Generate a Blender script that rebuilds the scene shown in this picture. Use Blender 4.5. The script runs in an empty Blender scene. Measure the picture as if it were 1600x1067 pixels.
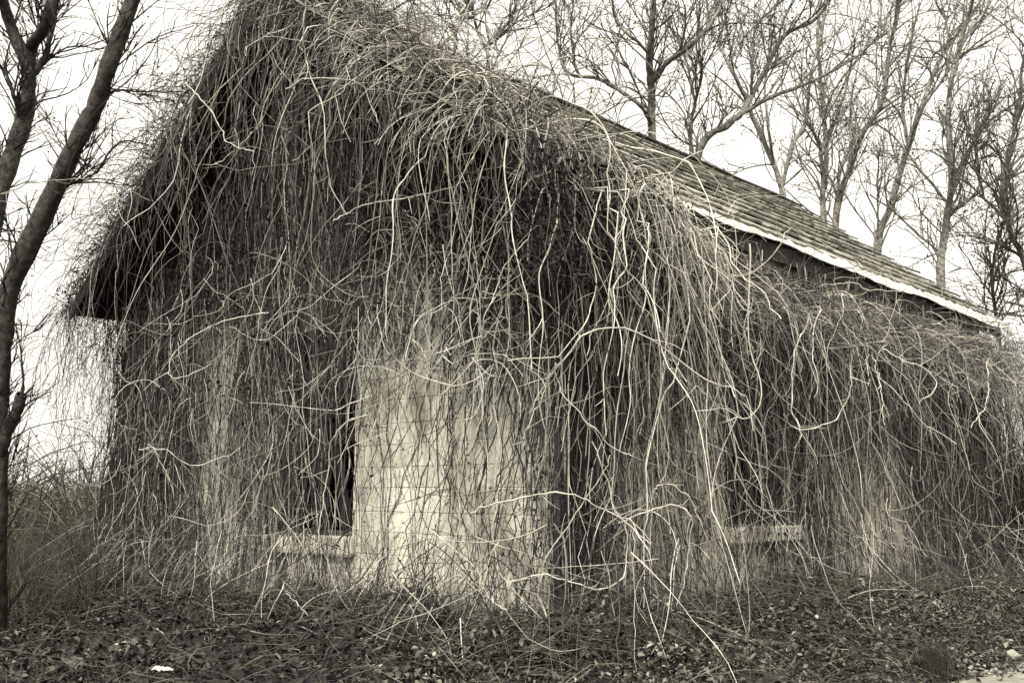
import bpy, math, random
import numpy as np
from math import radians, sin, cos, pi
from mathutils import Vector, Matrix

S = bpy.context.scene
COL = S.collection
rng = np.random.default_rng(7)
random.seed(7)

# ------------------------------------------------------------------ camera
FPX, YAW, PIT = 1458.0, -0.783, 0.158          # focal length in pixels of a 1600 wide frame
CAM = np.array([5.156, -5.639, 0.918])
FW = np.array([sin(YAW) * cos(PIT), cos(YAW) * cos(PIT), sin(PIT)])
RT = np.array([cos(YAW), -sin(YAW), 0.0])
UP = np.cross(RT, FW)
cd = bpy.data.cameras.new('camera')
cam = bpy.data.objects.new('camera', cd)
COL.objects.link(cam)
cam.location = CAM
cam.rotation_euler = (radians(90) + PIT, 0, -YAW)
cd.sensor_width = 36.0
cd.lens = 36.0 * FPX / 1600.0
cd.clip_end = 3000
S.camera = cam

# ------------------------------------------------------------------ world, sun, exposure
SUN_EL, SUN_AZ = radians(50), radians(150)      # azimuth clockwise from +Y
w = bpy.data.worlds.new('World')
S.world = w
w.use_nodes = True
wn, wl = w.node_tree.nodes, w.node_tree.links
wn.clear()
sky = wn.new('ShaderNodeTexSky')
sky.sky_type = 'NISHITA'
sky.sun_disc = False
sky.sun_elevation = SUN_EL
sky.sun_rotation = SUN_AZ
sky.dust_density = 6.0
sky.air_density = 1.0
hs = wn.new('ShaderNodeHueSaturation'); hs.inputs['Saturation'].default_value = 0.0
tint = wn.new('ShaderNodeMix'); tint.data_type = 'RGBA'; tint.blend_type = 'MULTIPLY'
tint.inputs[0].default_value = 1.0
tint.inputs[7].default_value = (1.0, 0.968, 0.88, 1)
# thin even cloud over the whole dome
tc = wn.new('ShaderNodeTexCoord')
nz = wn.new('ShaderNodeTexNoise'); nz.inputs['Scale'].default_value = 3.0; nz.inputs['Detail'].default_value = 5
mr = wn.new('ShaderNodeMapRange')
mr.inputs[1].default_value = 0.3; mr.inputs[2].default_value = 0.7
mr.inputs[3].default_value = 11.2; mr.inputs[4].default_value = 13.2
cl = wn.new('ShaderNodeMix'); cl.data_type = 'RGBA'; cl.inputs[0].default_value = 0.72
bg = wn.new('ShaderNodeBackground'); bg.inputs['Strength'].default_value = 0.10
wo = wn.new('ShaderNodeOutputWorld')
wl.new(tc.outputs['Generated'], nz.inputs['Vector'])
wl.new(nz.outputs['Fac'], mr.inputs[0])
wl.new(sky.outputs[0], hs.inputs['Color'])
wl.new(hs.outputs[0], cl.inputs[6])
wl.new(mr.outputs[0], cl.inputs[7])
wl.new(cl.outputs[2], tint.inputs[6])
wl.new(tint.outputs[2], bg.inputs['Color'])
wl.new(bg.outputs[0], wo.inputs['Surface'])

sd = bpy.data.lights.new('sun', 'SUN')
sd.energy = 3.8
sd.angle = radians(16)
sd.color = (1.0, 0.97, 0.9)
sun = bpy.data.objects.new('sun', sd)
COL.objects.link(sun)
sv = Vector((sin(SUN_AZ) * cos(SUN_EL), cos(SUN_AZ) * cos(SUN_EL), sin(SUN_EL)))
sun.rotation_euler = sv.to_track_quat('Z', 'Y').to_euler()
sun.location = (6, -12, 15)

S.view_settings.view_transform = 'Standard'
S.view_settings.look = 'None'
S.view_settings.exposure = 0.45
S.view_settings.gamma = 1.0
S.view_settings.use_curve_mapping = False
S.cycles.max_bounces = 5
S.cycles.diffuse_bounces = 1
S.cycles.glossy_bounces = 2
S.cycles.transmission_bounces = 3

# ------------------------------------------------------------------ helpers
def ray(px, py):
    return FW + RT * (px - 800) / FPX - UP * (py - 533.5) / FPX

def at(px, py, depth):
    return CAM + ray(px, py) * depth

def to_px(p):
    d = np.asarray(p) - CAM
    z = d @ FW
    return 800 + FPX * (d @ RT) / z, 533.5 - FPX * (d @ UP) / z, z

def tag(o, label=None, cat=None, group=None, kind=None):
    if label: o['label'] = label
    if cat: o['category'] = cat
    if group: o['group'] = group
    if kind: o['kind'] = kind
    return o

def empty(name, loc=(0, 0, 0)):
    o = bpy.data.objects.new(name, None)
    o.empty_display_size = 0.2
    COL.objects.link(o)
    o.location = loc
    return o

def link(name, me, parent=None, mat=None):
    o = bpy.data.objects.new(name, me)
    COL.objects.link(o)
    if mat is not None and not me.materials: me.materials.append(mat)
    if parent is not None:
        o.parent = parent
        q = parent
        off = Vector((0, 0, 0))
        while q is not None:
            off += q.location
            q = q.parent
        o.location = -off           # meshes carry world coordinates
    return o

def np_mesh(name, V, F, tone=None, smooth=True):
    """V (n,3), F (m,k) uniform polygon size"""
    V = np.asarray(V, dtype=np.float32); F = np.asarray(F, dtype=np.int32)
    me = bpy.data.meshes.new(name)
    n, (m, k) = len(V), F.shape
    me.vertices.add(n); me.vertices.foreach_set('co', V.ravel())
    me.loops.add(m * k); me.loops.foreach_set('vertex_index', F.ravel())
    me.polygons.add(m)
    me.polygons.foreach_set('loop_start', np.arange(0, m * k, k, dtype=np.int32))
    me.polygons.foreach_set('use_smooth', np.full(m, smooth, dtype=bool))
    if tone is not None:
        a = me.attributes.new('tone', 'FLOAT', 'POINT')
        a.data.foreach_set('value', np.asarray(tone, dtype=np.float32).ravel())
    me.update(calc_edges=True)
    return me

def tube_arrays(P, R, sides=3):
    """P (N,M,3), R (N,M) -> verts, quads"""
    P = np.asarray(P, float); R = np.asarray(R, float)
    N, M, _ = P.shape
    T = np.gradient(P, axis=1)
    T /= np.linalg.norm(T, axis=2, keepdims=True) + 1e-9
    mt = T.mean(axis=1)
    ax = np.abs(mt)
    ref = np.zeros((N, 3)); ref[np.arange(N), ax.argmin(axis=1)] = 1.0
    A = np.cross(T, ref[:, None, :]); A /= np.linalg.norm(A, axis=2, keepdims=True) + 1e-9
    for k in range(1, M):   # keep frames from flipping
        s = np.sign((A[:, k] * A[:, k - 1]).sum(1)); s[s == 0] = 1
        A[:, k] *= s[:, None]
    B = np.cross(T, A)
    ang = np.arange(sides) * 2 * pi / sides
    V = (P[:, :, None, :] + R[:, :, None, None] * (np.cos(ang)[None, None, :, None] * A[:, :, None, :]
                                                  + np.sin(ang)[None, None, :, None] * B[:, :, None, :]))
    V = V.reshape(-1, 3)
    i = np.arange(N)[:, None, None] * (M * sides) + np.arange(M - 1)[None, :, None] * sides
    s = np.arange(sides)[None, None, :]; s2 = (s + 1) % sides
    F = np.stack([i + s, i + s2, i + sides + s2, i + sides + s], axis=-1).reshape(-1, 4)
    return V, F

def tubes(name, P, R, tone, parent, mat, sides=3, kind=None):
    V, F = tube_arrays(P, R, sides)
    N, M = np.asarray(P).shape[:2]
    tv = np.repeat(np.asarray(tone, float), M * sides)
    o = link(name, np_mesh(name, V, F, tv), parent, mat)
    if kind: o['kind'] = kind
    return o

def smooth_line(pts, n):
    """Catmull-Rom through pts -> n points"""
    pts = np.asarray(pts, float)
    if len(pts) == 2:
        return pts[0] + (pts[1] - pts[0]) * np.linspace(0, 1, n)[:, None]
    ext = np.vstack([2 * pts[0] - pts[1], pts, 2 * pts[-1] - pts[-2]])
    ts = np.linspace(0, len(pts) - 1 - 1e-6, n)
    out = []
    for t in ts:
        k = int(t); u = t - k
        a, b, c, d = ext[k:k + 4]
        out.append(0.5 * (2 * b + (c - a) * u + (2 * a - 5 * b + 4 * c - d) * u * u + (3 * b - 3 * c + d - a) * u ** 3))
    return np.array(out)

# ------------------------------------------------------------------ materials
def mat_new(name, rough=0.85, spec=0.2):
    m = bpy.data.materials.new(name)
    m.use_nodes = True
    b = m.node_tree.nodes['Principled BSDF']
    b.inputs['Roughness'].default_value = rough
    b.inputs['Specular IOR Level'].default_value = spec
    return m, m.node_tree.nodes, m.node_tree.links, b

def ramp(n, stops):
    r = n.new('ShaderNodeValToRGB')
    e = r.color_ramp.elements
    while len(e) < len(stops): e.new(0.5)
    for el, (p, c) in zip(e, stops):
        el.position = p; el.color = (*c, 1)
    return r

def noise(n, l, scale, detail=4, coord='Object', dist=0.0, sc=None):
    t = n.new('ShaderNodeTexCoord')
    z = n.new('ShaderNodeTexNoise')
    z.inputs['Scale'].default_value = scale; z.inputs['Detail'].default_value = detail
    z.inputs['Distortion'].default_value = dist
    if sc:
        mp = n.new('ShaderNodeMapping'); mp.inputs['Scale'].default_value = sc
        l.new(t.outputs[coord], mp.inputs['Vector']); l.new(mp.outputs[0], z.inputs['Vector'])
    else:
        l.new(t.outputs[coord], z.inputs['Vector'])
    return z

def bump(n, l, b, src, strength=0.3, dist=0.01):
    bp = n.new('ShaderNodeBump')
    bp.inputs['Strength'].default_value = strength; bp.inputs['Distance'].default_value = dist
    l.new(src, bp.inputs['Height']); l.new(bp.outputs[0], b.inputs['Normal'])

def mul(n, l, a, bb):
    x = n.new('ShaderNodeMix'); x.data_type = 'RGBA'; x.blend_type = 'MULTIPLY'; x.inputs[0].default_value = 1
    l.new(a, x.inputs[6]); l.new(bb, x.inputs[7])
    return x.outputs[2]

def tone_mat(name, stops, rough=0.8, nscale=40, lo=0.7, hi=1.15, spec=0.2):
    """colour picked by the stem's own 'tone' value, fine grain from noise"""
    m, n, l, b = mat_new(name, rough, spec)
    at_ = n.new('ShaderNodeAttribute'); at_.attribute_name = 'tone'
    r = ramp(n, stops)
    l.new(at_.outputs['Fac'], r.inputs[0])
    z = noise(n, l, nscale, 3)
    r2 = ramp(n, [(0.3, (lo,) * 3), (0.7, (hi,) * 3)])
    l.new(z.outputs['Fac'], r2.inputs[0])
    l.new(mul(n, l, r.outputs[0], r2.outputs[0]), b.inputs['Base Color'])
    return m

M_STEM = tone_mat('vine_bark', [(0.0, (0.026, 0.020, 0.025)), (0.3, (0.075, 0.066, 0.064)), (0.6, (0.30, 0.285, 0.242)), (0.85, (0.66, 0.64, 0.55)), (1.0, (0.82, 0.80, 0.71))], nscale=14)
M_LEAF = tone_mat('dead_leaf', [(0.0, (0.016, 0.011, 0.015)), (0.6, (0.045, 0.038, 0.038)), (1.0, (0.17, 0.16, 0.13))], nscale=20)
M_GLEAF = tone_mat('ground_leaf', [(0.0, (0.013, 0.0095, 0.012)), (0.5, (0.045, 0.040, 0.036)), (0.85, (0.17, 0.163, 0.13)), (1.0, (0.52, 0.5, 0.43))], nscale=25, rough=0.6)
M_BARK = tone_mat('tree_bark', [(0.0, (0.035, 0.029, 0.028)), (0.5, (0.15, 0.14, 0.122)), (1.0, (0.40, 0.385, 0.335))], nscale=14, lo=0.35, hi=1.6)
def bark_relief():
    n, l = M_BARK.node_tree.nodes, M_BARK.node_tree.links
    z = noise(n, l, 9, 8, sc=(3, 3, .8)); z.inputs['Roughness'].default_value = .7
    bump(n, l, n['Principled BSDF'], z.outputs['Fac'], 1.0, .09)
bark_relief()
M_DRY = tone_mat('dry_grass', [(0.0, (0.04, 0.035, 0.032)), (0.6, (0.14, 0.13, 0.10)), (1.0, (0.32, 0.31, 0.24))], nscale=8)

def block_mat():
    m, n, l, b = mat_new('whitewashed_block', 0.9, 0.15)
    oi = n.new('ShaderNodeObjectInfo')
    geo = n.new('ShaderNodeNewGeometry')
    z1 = n.new('ShaderNodeTexNoise'); z1.inputs['Scale'].default_value = 1.1; z1.inputs['Detail'].default_value = 7; z1.inputs['Roughness'].default_value = 0.62
    mp = n.new('ShaderNodeMapping'); mp.inputs['Scale'].default_value = (1.2, 1.2, 0.85)
    l.new(geo.outputs['Position'], mp.inputs['Vector']); l.new(mp.outputs[0], z1.inputs['Vector'])
    r1 = ramp(n, [(0.30, (0.15, 0.14, 0.12)), (0.40, (0.42, 0.405, 0.345)), (0.49, (0.75, 0.735, 0.64)), (0.8, (0.84, 0.825, 0.74))])
    l.new(z1.outputs['Fac'], r1.inputs[0])
    z2 = n.new('ShaderNodeTexNoise'); z2.inputs['Scale'].default_value = 22; z2.inputs['Detail'].default_value = 6
    l.new(geo.outputs['Position'], z2.inputs['Vector'])
    r2 = ramp(n, [(0.33, (0.5, 0.48, 0.42)), (0.43, (0.94, 0.93, 0.9)), (0.7, (1, 1, 1))])
    l.new(z2.outputs['Fac'], r2.inputs[0])
    rr = ramp(n, [(0.0, (0.8, 0.79, 0.77)), (1.0, (1, 1, 1))])
    l.new(oi.outputs['Random'], rr.inputs[0])
    c = mul(n, l, mul(n, l, r1.outputs[0], r2.outputs[0]), rr.outputs[0])
    l.new(c, b.inputs['Base Color'])
    bump(n, l, b, z2.outputs['Fac'], 0.5, 0.006)
    return m
M_BLOCK = block_mat()

def simple_mat(name, c1, c2, scale=8, rough=0.85, sc=None, bs=0.3, bd=0.006, objrand=0.0, spec=0.2):
    m, n, l, b = mat_new(name, rough, spec)
    z = noise(n, l, scale, 6, sc=sc)
    r = ramp(n, [(0.3, c1), (0.7, c2)])
    l.new(z.outputs['Fac'], r.inputs[0])
    out = r.outputs[0]
    if objrand:
        oi = n.new('ShaderNodeObjectInfo')
        rr = ramp(n, [(0, (1 - objrand,) * 3), (1, (1, 1, 1))])
        l.new(oi.outputs['Random'], rr.inputs[0])
        out = mul(n, l, out, rr.outputs[0])
    l.new(out, b.inputs['Base Color'])
    if bs: bump(n, l, b, z.outputs['Fac'], bs, bd)
    return m
M_MORTAR = simple_mat('mortar', (0.16, 0.15, 0.12), (0.42, 0.41, 0.33), 9)
M_WOOD = simple_mat('weathered_wood', (0.026, 0.021, 0.024), (0.085, 0.075, 0.068), 5, sc=(6, 6, 0.5), objrand=0.5)
M_FRAME = simple_mat('window_wood', (0.07, 0.062, 0.055), (0.19, 0.18, 0.145), 6, sc=(5, 5, 1), objrand=0.3)
M_SHING = simple_mat('roof_shingle', (0.22, 0.213, 0.18), (0.37, 0.36, 0.305), 9, sc=(1.2, 1.2, 4), objrand=0.22, bs=0.4)
M_DECK = simple_mat('roof_deck', (0.015, 0.013, 0.013), (0.045, 0.04, 0.038), 5)
M_METAL = simple_mat('painted_metal_edge', (0.62, 0.61, 0.53), (0.86, 0.85, 0.78), 5, rough=0.5, bs=0.1)
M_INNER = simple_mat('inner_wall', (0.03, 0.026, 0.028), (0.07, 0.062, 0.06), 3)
M_SOIL = simple_mat('soil', (0.018, 0.014, 0.016), (0.055, 0.049, 0.044), 3.5, bs=0.6, bd=0.03)
M_ROAD = simple_mat('path_gravel', (0.15, 0.145, 0.12), (0.34, 0.33, 0.275), 18, bs=0.5, bd=0.012)
M_STONE = simple_mat('rubble_stone', (0.22, 0.215, 0.18), (0.5, 0.49, 0.41), 7, bs=0.5, bd=0.01)
M_PAPER = simple_mat('paper', (0.72, 0.71, 0.66), (0.88, 0.87, 0.83), 6, bs=0.1)
m_, n_, l_, b_ = mat_new('dirty_glass', 0.18, 0.5)
b_.inputs['Base Color'].default_value = (0.03, 0.03, 0.03, 1)
zz = noise(n_, l_, 6); rr_ = ramp(n_, [(0.35, (0.15,) * 3), (0.7, (0.6,) * 3)])
l_.new(zz.outputs['Fac'], rr_.inputs[0]); l_.new(rr_.outputs[0], b_.inputs['Roughness'])
M_GLASS = m_

# ------------------------------------------------------------------ house dimensions
W, L = 8.315, 10.305
ZE, ZL, ZR = 3.707, 3.507, 6.534
XR, XE, XL = -3.507, 0.113, -8.78
G = 0.732

def roof_z(x):
    x = np.asarray(x, float)
    return np.where(x > XR, ZR - (x - XR) * (ZR - ZE) / (XE - XR), ZR - (XR - x) * (ZR - ZL) / (XR - XL))

def sstep(a, b, x):
    t = np.clip((np.asarray(x, float) - a) / (b - a), 0, 1)
    return t * t * (3 - 2 * t)

def ground_z(x, y):
    x = np.asarray(x, float); y = np.asarray(y, float)
    dx = np.maximum(np.maximum(x, -W - x), 0); dy = np.maximum(np.maximum(-y, y - L), 0)
    d = np.hypot(dx, dy)
    z = -0.17 - 0.38 * sstep(0.3, 2.7, d) + 0.09 * sstep(.9, .0, d) * (np.sin(x * 2.2 + 1) * np.sin(y * 1.9 + .5 + x) )
    z = z - 0.22 * sstep(2, 9, y) * sstep(4, 0, d) * sstep(-2, 0, x) - 0.16 * sstep(-2, -7, x) * sstep(4, 0, d)
    bumpy = 0.05 * np.sin(2.1 * x + 1.3 * y) * np.cos(1.7 * y - .6 * x) + 0.025 * np.sin(5.3 * x - 2 * y) * np.sin(4.1 * y + x)
    z = z + bumpy * sstep(3.2, 1.5, x) * sstep(40, 12, np.hypot(x, y))
    return np.maximum(z, -0.62) if False else z

# ------------------------------------------------------------------ ground and path
def build_ground():
    n = 170
    u = np.linspace(-1, 1, n)
    gx = -1.0 + 9.5 * u + 700 * u ** 9
    gy = 1.5 + 9.5 * u + 700 * u ** 9
    X, Y = np.meshgrid(gx, gy, indexing='ij')
    Z = ground_z(X, Y)
    Z = Z - 0.05 * sstep(2.1, 2.5, X) * sstep(60, 20, np.abs(Y))
    V = np.stack([X, Y, Z], -1).reshape(-1, 3)
    i = (np.arange(n - 1)[:, None] * n + np.arange(n - 1)[None, :]).reshape(-1)
    F = np.stack([i, i + n, i + n + 1, i + 1], -1)
    o = link('ground', np_mesh('ground', V, F), None, M_SOIL)
    tag(o, 'dark bare soil and leaf litter around the house', kind='structure')
    ys = np.linspace(-14, 60, 260)
    xs = np.linspace(0, 1, 14)
    edge = 2.36 + 0.10 * np.sin(ys * 1.9) + 0.06 * np.sin(ys * 5.1 + 1)
    Xp = edge[:, None] + xs[None, :] * (5.6 - edge)[:, None]
    Yp = np.repeat(ys[:, None], 14, 1)
    Zp = ground_z(np.maximum(Xp, 2.9), Yp) * 1.0
    Zp = np.maximum(Zp, ground_z(Xp, Yp) - 0.05 * sstep(2.1, 2.5, Xp)) + 0.006
    Zp[:, 1:] += 0.018
    Vp = np.stack([Xp, Yp, Zp], -1).reshape(-1, 3)
    i = (np.arange(259)[:, None] * 14 + np.arange(13)[None, :]).reshape(-1)
    Fp = np.stack([i, i + 1, i + 15, i + 14], -1)
    o = link('path', np_mesh('path', Vp, Fp), None, M_ROAD)
    tag(o, 'pale gravel path at the foot of the ivy bank', kind='structure')
build_ground()

# ------------------------------------------------------------------ box helper
def box_mesh(name, sx, sy, sz, bev=0.0, jit=0.0, seed=0):
    import bmesh
    bm = bmesh.new()
    bmesh.ops.create_cube(bm, size=1.0)
    for v in bm.verts: v.co = Vector((v.co.x * sx, v.co.y * sy, v.co.z * sz))
    if bev: bmesh.ops.bevel(bm, geom=list(bm.edges), offset=bev, segments=1, affect='EDGES')
    if jit:
        r = random.Random(seed)
        for v in bm.verts: v.co += Vector((r.uniform(-jit, jit), r.uniform(-jit, jit), r.uniform(-jit, jit)))
    me = bpy.data.meshes.new(name)
    bm.to_mesh(me); bm.free()
    return me

def obj_at(name, me, loc, parent, mat, rot=(0, 0, 0), scale=(1, 1, 1)):
    o = bpy.data.objects.new(name, me); COL.objects.link(o)
    if not me.materials: me.materials.append(mat)
    o.parent = parent
    q = parent; off = Vector((0, 0, 0))
    while q is not None: off += q.location; q = q.parent
    o.location = Vector(loc) - off
    o.rotation_euler = rot; o.scale = scale
    return o

def boxo(name, x0, x1, y0, y1, z0, z1, parent, mat, bev=0.004, jit=0.0, rot=(0, 0, 0)):
    me = box_mesh(name, x1 - x0, y1 - y0, z1 - z0, bev, jit, seed=int(abs(x0 * 91 + y0 * 57 + z0 * 13) * 10))
    return obj_at(name, me, ((x0 + x1) / 2, (y0 + y1) / 2, (z0 + z1) / 2), parent, mat, rot)

# ------------------------------------------------------------------ the house
house = empty('block_house', (-W / 2, L / 2, 0))
tag(house, 'abandoned whitewashed block house with shingled gable roof smothered in bare vines', 'house')
ZB = -0.75
GWIN = (-4.2, -2.72, 0.46, 2.66)                       # gable window x0 x1 z0 z1
SWIN = (2.58, 3.92, 0.56, 2.05)                        # side window y0 y1 z0 z1
SDOOR = (8.72, 9.32, ZB + 0.3, 1.95)                   # open doorway
SPAN = (0.07, 0.62, -0.12, 2.05)                       # narrow dark panel by the corner

def panels(u0, u1, z0, z1, holes):
    """rectangles of a wall left around the holes"""
    us = sorted({u0, u1, *[h[0] for h in holes], *[h[1] for h in holes]})
    out = []
    for a, b in zip(us[:-1], us[1:]):
        cz = z0
        for h in sorted([h for h in holes if h[0] <= a + 1e-6 and h[1] >= b - 1e-6], key=lambda h: h[2]):
            if h[2] > cz: out.append((a, b, cz, h[2]))
            cz = h[3]
        if cz < z1: out.append((a, b, cz, z1))
    return out

def core(name, rects, plane):
    """joint-coloured wall core, one mesh"""
    V, F = [], []
    for (a, b, z0, z1) in rects:
        if plane == 'g': x0, x1, y0, y1 = a, b, 0.005, 0.30
        else: x0, x1, y0, y1 = -0.30, -0.005, a, b
        k = len(V)
        V += [(x0, y0, z0), (x1, y0, z0), (x1, y1, z0), (x0, y1, z0), (x0, y0, z1), (x1, y0, z1), (x1, y1, z1), (x0, y1, z1)]
        F += [(k, k + 3, k + 2, k + 1), (k + 4, k + 5, k + 6, k + 7), (k, k + 1, k + 5, k + 4), (k + 1, k + 2, k + 6, k + 5), (k + 2, k + 3, k + 7, k + 6), (k + 3, k, k + 4, k + 7)]
    return link(name, np_mesh(name, V, F, smooth=False), house, M_BLOCK)

ZW = 3.30                                              # top of the block work
gable_wall = core('gable_wall', panels(-W + 0.002, -0.302, ZB, ZW, [GWIN]), 'g')
side_wall = core('side_wall', panels(0.013, L - 0.31, ZB, ZW + 0.2, [SPAN, SWIN, SDOOR]), 's')

def courses(u0, u1, z0, z1, holes, h=0.205, bw=0.41, seed=1):
    r = random.Random(seed)
    out = []
    z = z0; row = 0
    while z < z1 - 0.02:
        zt = min(z + h * r.uniform(.88, 1.12), z1)
        u = u0 - (bw / 2 if row % 2 else 0)
        segs = [(u0, u1)]
        zc = (z + zt) / 2
        for hh in holes:
            if hh[2] - 0.06 < zc < hh[3] + 0.06:
                ns = []
                for a, b in segs:
                    if hh[0] > a and hh[1] < b: ns += [(a, hh[0]), (hh[1], b)]
                    else: ns.append((a, b))
                segs = ns
        k = 0
        while u < u1:
            wdt = bw * r.choice([1, 1, 1, 0.9, 1.08])
            for a, b in segs:
                x0, x1 = max(u, a), min(u + wdt, b)
                if x1 - x0 > 0.05: out.append((x0, x1, z, zt))
            u += wdt
        z = zt; row += 1
    return out

gb = [('g',) + b for b in courses(-W, -0.002, ZB + 0.04, ZW, [GWIN], seed=3)]
sb_ = [('s',) + b for b in courses(0.0, L, ZB + 0.04, ZW + 0.2, [SPAN, SWIN, SDOOR], seed=5)]
def block_rank(b):
    u, z = (b[1] + b[2]) / 2, (b[3] + b[4]) / 2
    p = (u, 0, z) if b[0] == 'g' else (0, u, z)
    d = np.linalg.norm(np.array(p) - CAM)
    return d + max(0, z - 1.9) * 4 + max(0, -0.25 - z) * 12
allb = sorted(gb + sb_, key=block_rank)
bvar = [box_mesh('block', 0.41, 0.075, 0.205, 0.004, 0.0025, seed=i) for i in range(6)]
rest = {'g': [], 's': []}
rb = random.Random(11)
for i, b in enumerate(allb):
    kind, a, c, z0, z1 = b
    gap = 0.002
    wd, ht = c - a - 2 * gap, z1 - z0 - 2 * gap
    u, z = (a + c) / 2, (z0 + z1) / 2
    pr = rb.uniform(-0.001, 0.0035)
    if i < 300:
        me = rb.choice(bvar)
        if kind == 'g':
            obj_at('block', me, (u, 0.0375 - pr, z), gable_wall, M_BLOCK, (0, rb.uniform(-.006, .006), 0), (wd / 0.41, 1, ht / 0.205))
        else:
            obj_at('block', me, (-0.0375 + pr, u, z), side_wall, M_BLOCK, (rb.uniform(-.006, .006), 0, pi / 2), (wd / 0.41, 1, ht / 0.205))
    else:
        rest[kind].append((a + gap, c - gap, z0 + gap, z1 - gap, pr))
for kind, lst, wall in (('g', rest['g'], gable_wall), ('s', rest['s'], side_wall)):
    V, F = [], []
    for (a, b, z0, z1, pr) in lst:
        k = len(V)
        if kind == 'g': x0, x1, y0, y1 = a, b, -pr, 0.07
        else: x0, x1, y0, y1 = -0.07, pr, a, b
        V += [(x0, y0, z0), (x1, y0, z0), (x1, y1, z0), (x0, y1, z0), (x0, y0, z1), (x1, y0, z1), (x1, y1, z1), (x0, y1, z1)]
        F += [(k, k + 3, k + 2, k + 1), (k + 4, k + 5, k + 6, k + 7), (k, k + 1, k + 5, k + 4), (k + 1, k + 2, k + 6, k + 5), (k + 2, k + 3, k + 7, k + 6), (k + 3, k, k + 4, k + 7)]
    o = link('block_courses', np_mesh('block_courses', V, F, smooth=False), wall, M_BLOCK)
    o['kind'] = 'stuff'

# other walls, floor inside
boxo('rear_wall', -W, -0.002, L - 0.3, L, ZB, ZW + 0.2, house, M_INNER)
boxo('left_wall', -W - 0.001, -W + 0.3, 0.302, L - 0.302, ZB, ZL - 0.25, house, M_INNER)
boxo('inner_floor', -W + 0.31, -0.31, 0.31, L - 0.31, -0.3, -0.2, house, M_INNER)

# vertical boards closing the gable triangle, dark to deepen shade behind the vines
x = -W + 0.02
rb = random.Random(4)
while x < -0.02:
    wdt = min(rb.uniform(0.16, 0.23), -0.01 - x)
    xa, xb = x + 0.004, x + wdt - 0.004
    za, zb = float(roof_z(xa)) - 0.10, float(roof_z(xb)) - 0.10
    yf = rb.uniform(-0.012, 0.008)
    V = [(xa, yf, ZW - 0.06), (xb, yf, ZW - 0.06), (xb, yf, zb), (xa, yf, za), (xa, 0.03, ZW + .002), (xb, 0.03, ZW + .002), (xb, 0.03, zb), (xa, 0.03, za)]
    V = [(v[0], v[1] - 0.03, v[2]) for v in V]
    F = [(0, 1, 2, 3), (5, 4, 7, 6), (1, 0, 4, 5), (2, 1, 5, 6), (3, 2, 6, 7), (0, 3, 7, 4)]
    link('gable_board', np_mesh('gable_board', V, F, smooth=False), house, M_WOOD)
    x += wdt
# rear gable
V = [(-W, L - .1, ZW), (0, L - .1, ZW), (0, L - .1, ZE - .1), (XR, L - .1, ZR - .12), (-W, L - .1, ZL)]
link('rear_gable', np_mesh('rear_gable', V, [(0, 1, 2, 3, 4)], smooth=False), house, M_WOOD)

# openings
gwin = empty('window', ((GWIN[0] + GWIN[1]) / 2, 0.1, GWIN[2])); gwin.parent = house
gwin.location = Vector(gwin.location) - house.location
tag(gwin, 'broken dark window opening in the gable wall')
x0, x1, z0, z1 = GWIN
boxo('window_jamb', x0 + .003, x0 + .085, .08, .19, z0 + .004, z1 - .004, gwin, M_FRAME)
boxo('window_jamb', x1 - .085, x1 - .003, .08, .19, z0 + .004, z1 - .004, gwin, M_FRAME)
boxo('window_head', x0 + .09, x1 - .09, .082, .188, z1 - .09, z1 - .004, gwin, M_FRAME)
boxo('window_mullion', x0 + .70, x0 + .76, .10, .16, z0 + .05, z1 - .095, gwin, M_FRAME)
boxo('window_rail', x0 + .09, x0 + .695, .105, .15, z0 + 1.1, z0 + 1.15, gwin, M_FRAME)
boxo('window_rail', x0 + .77, x1 - .09, .105, .15, z0 + 1.42, z0 + 1.47, gwin, M_FRAME)
boxo('window_sill', x0 + .004, x1 - .004, .02, .2, z0 - .0, z0 + .045, gwin, M_FRAME)
boxo('window_board', x0 + .12, x0 + .30, .17, .20, z0 + .06, z1 - .3, gwin, M_WOOD, rot=(0, .04, 0))
boxo('window_board', x1 - .62, x1 - .46, .19, .22, z0 + .06, z0 + 1.2, gwin, M_WOOD, rot=(0, -.32, 0))
boxo('window_board', x1 - .30, x1 - .12, .205, .235, z0 + 1.5, z1 - .1, gwin, M_FRAME, rot=(0, .05, 0))
boxo('pane', x0 + .095, x0 + .69, .126, .130, z0 + 1.16, z1 - .10, gwin, M_GLASS, bev=0)
boxo('pane', x1 - .70, x1 - .09, .126, .130, z0 + 1.48, z1 - .10, gwin, M_GLASS, bev=0)
# two sill stones below
for xa, xb, dz in ((-4.34, -3.62, -.012), (-3.42, -2.66, .01)):
    boxo('sill_stone', xa, xb, -.075, .01, z0 - .205 + dz, z0 - .012 + dz, gwin, M_BLOCK, bev=.02, jit=.008)

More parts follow.
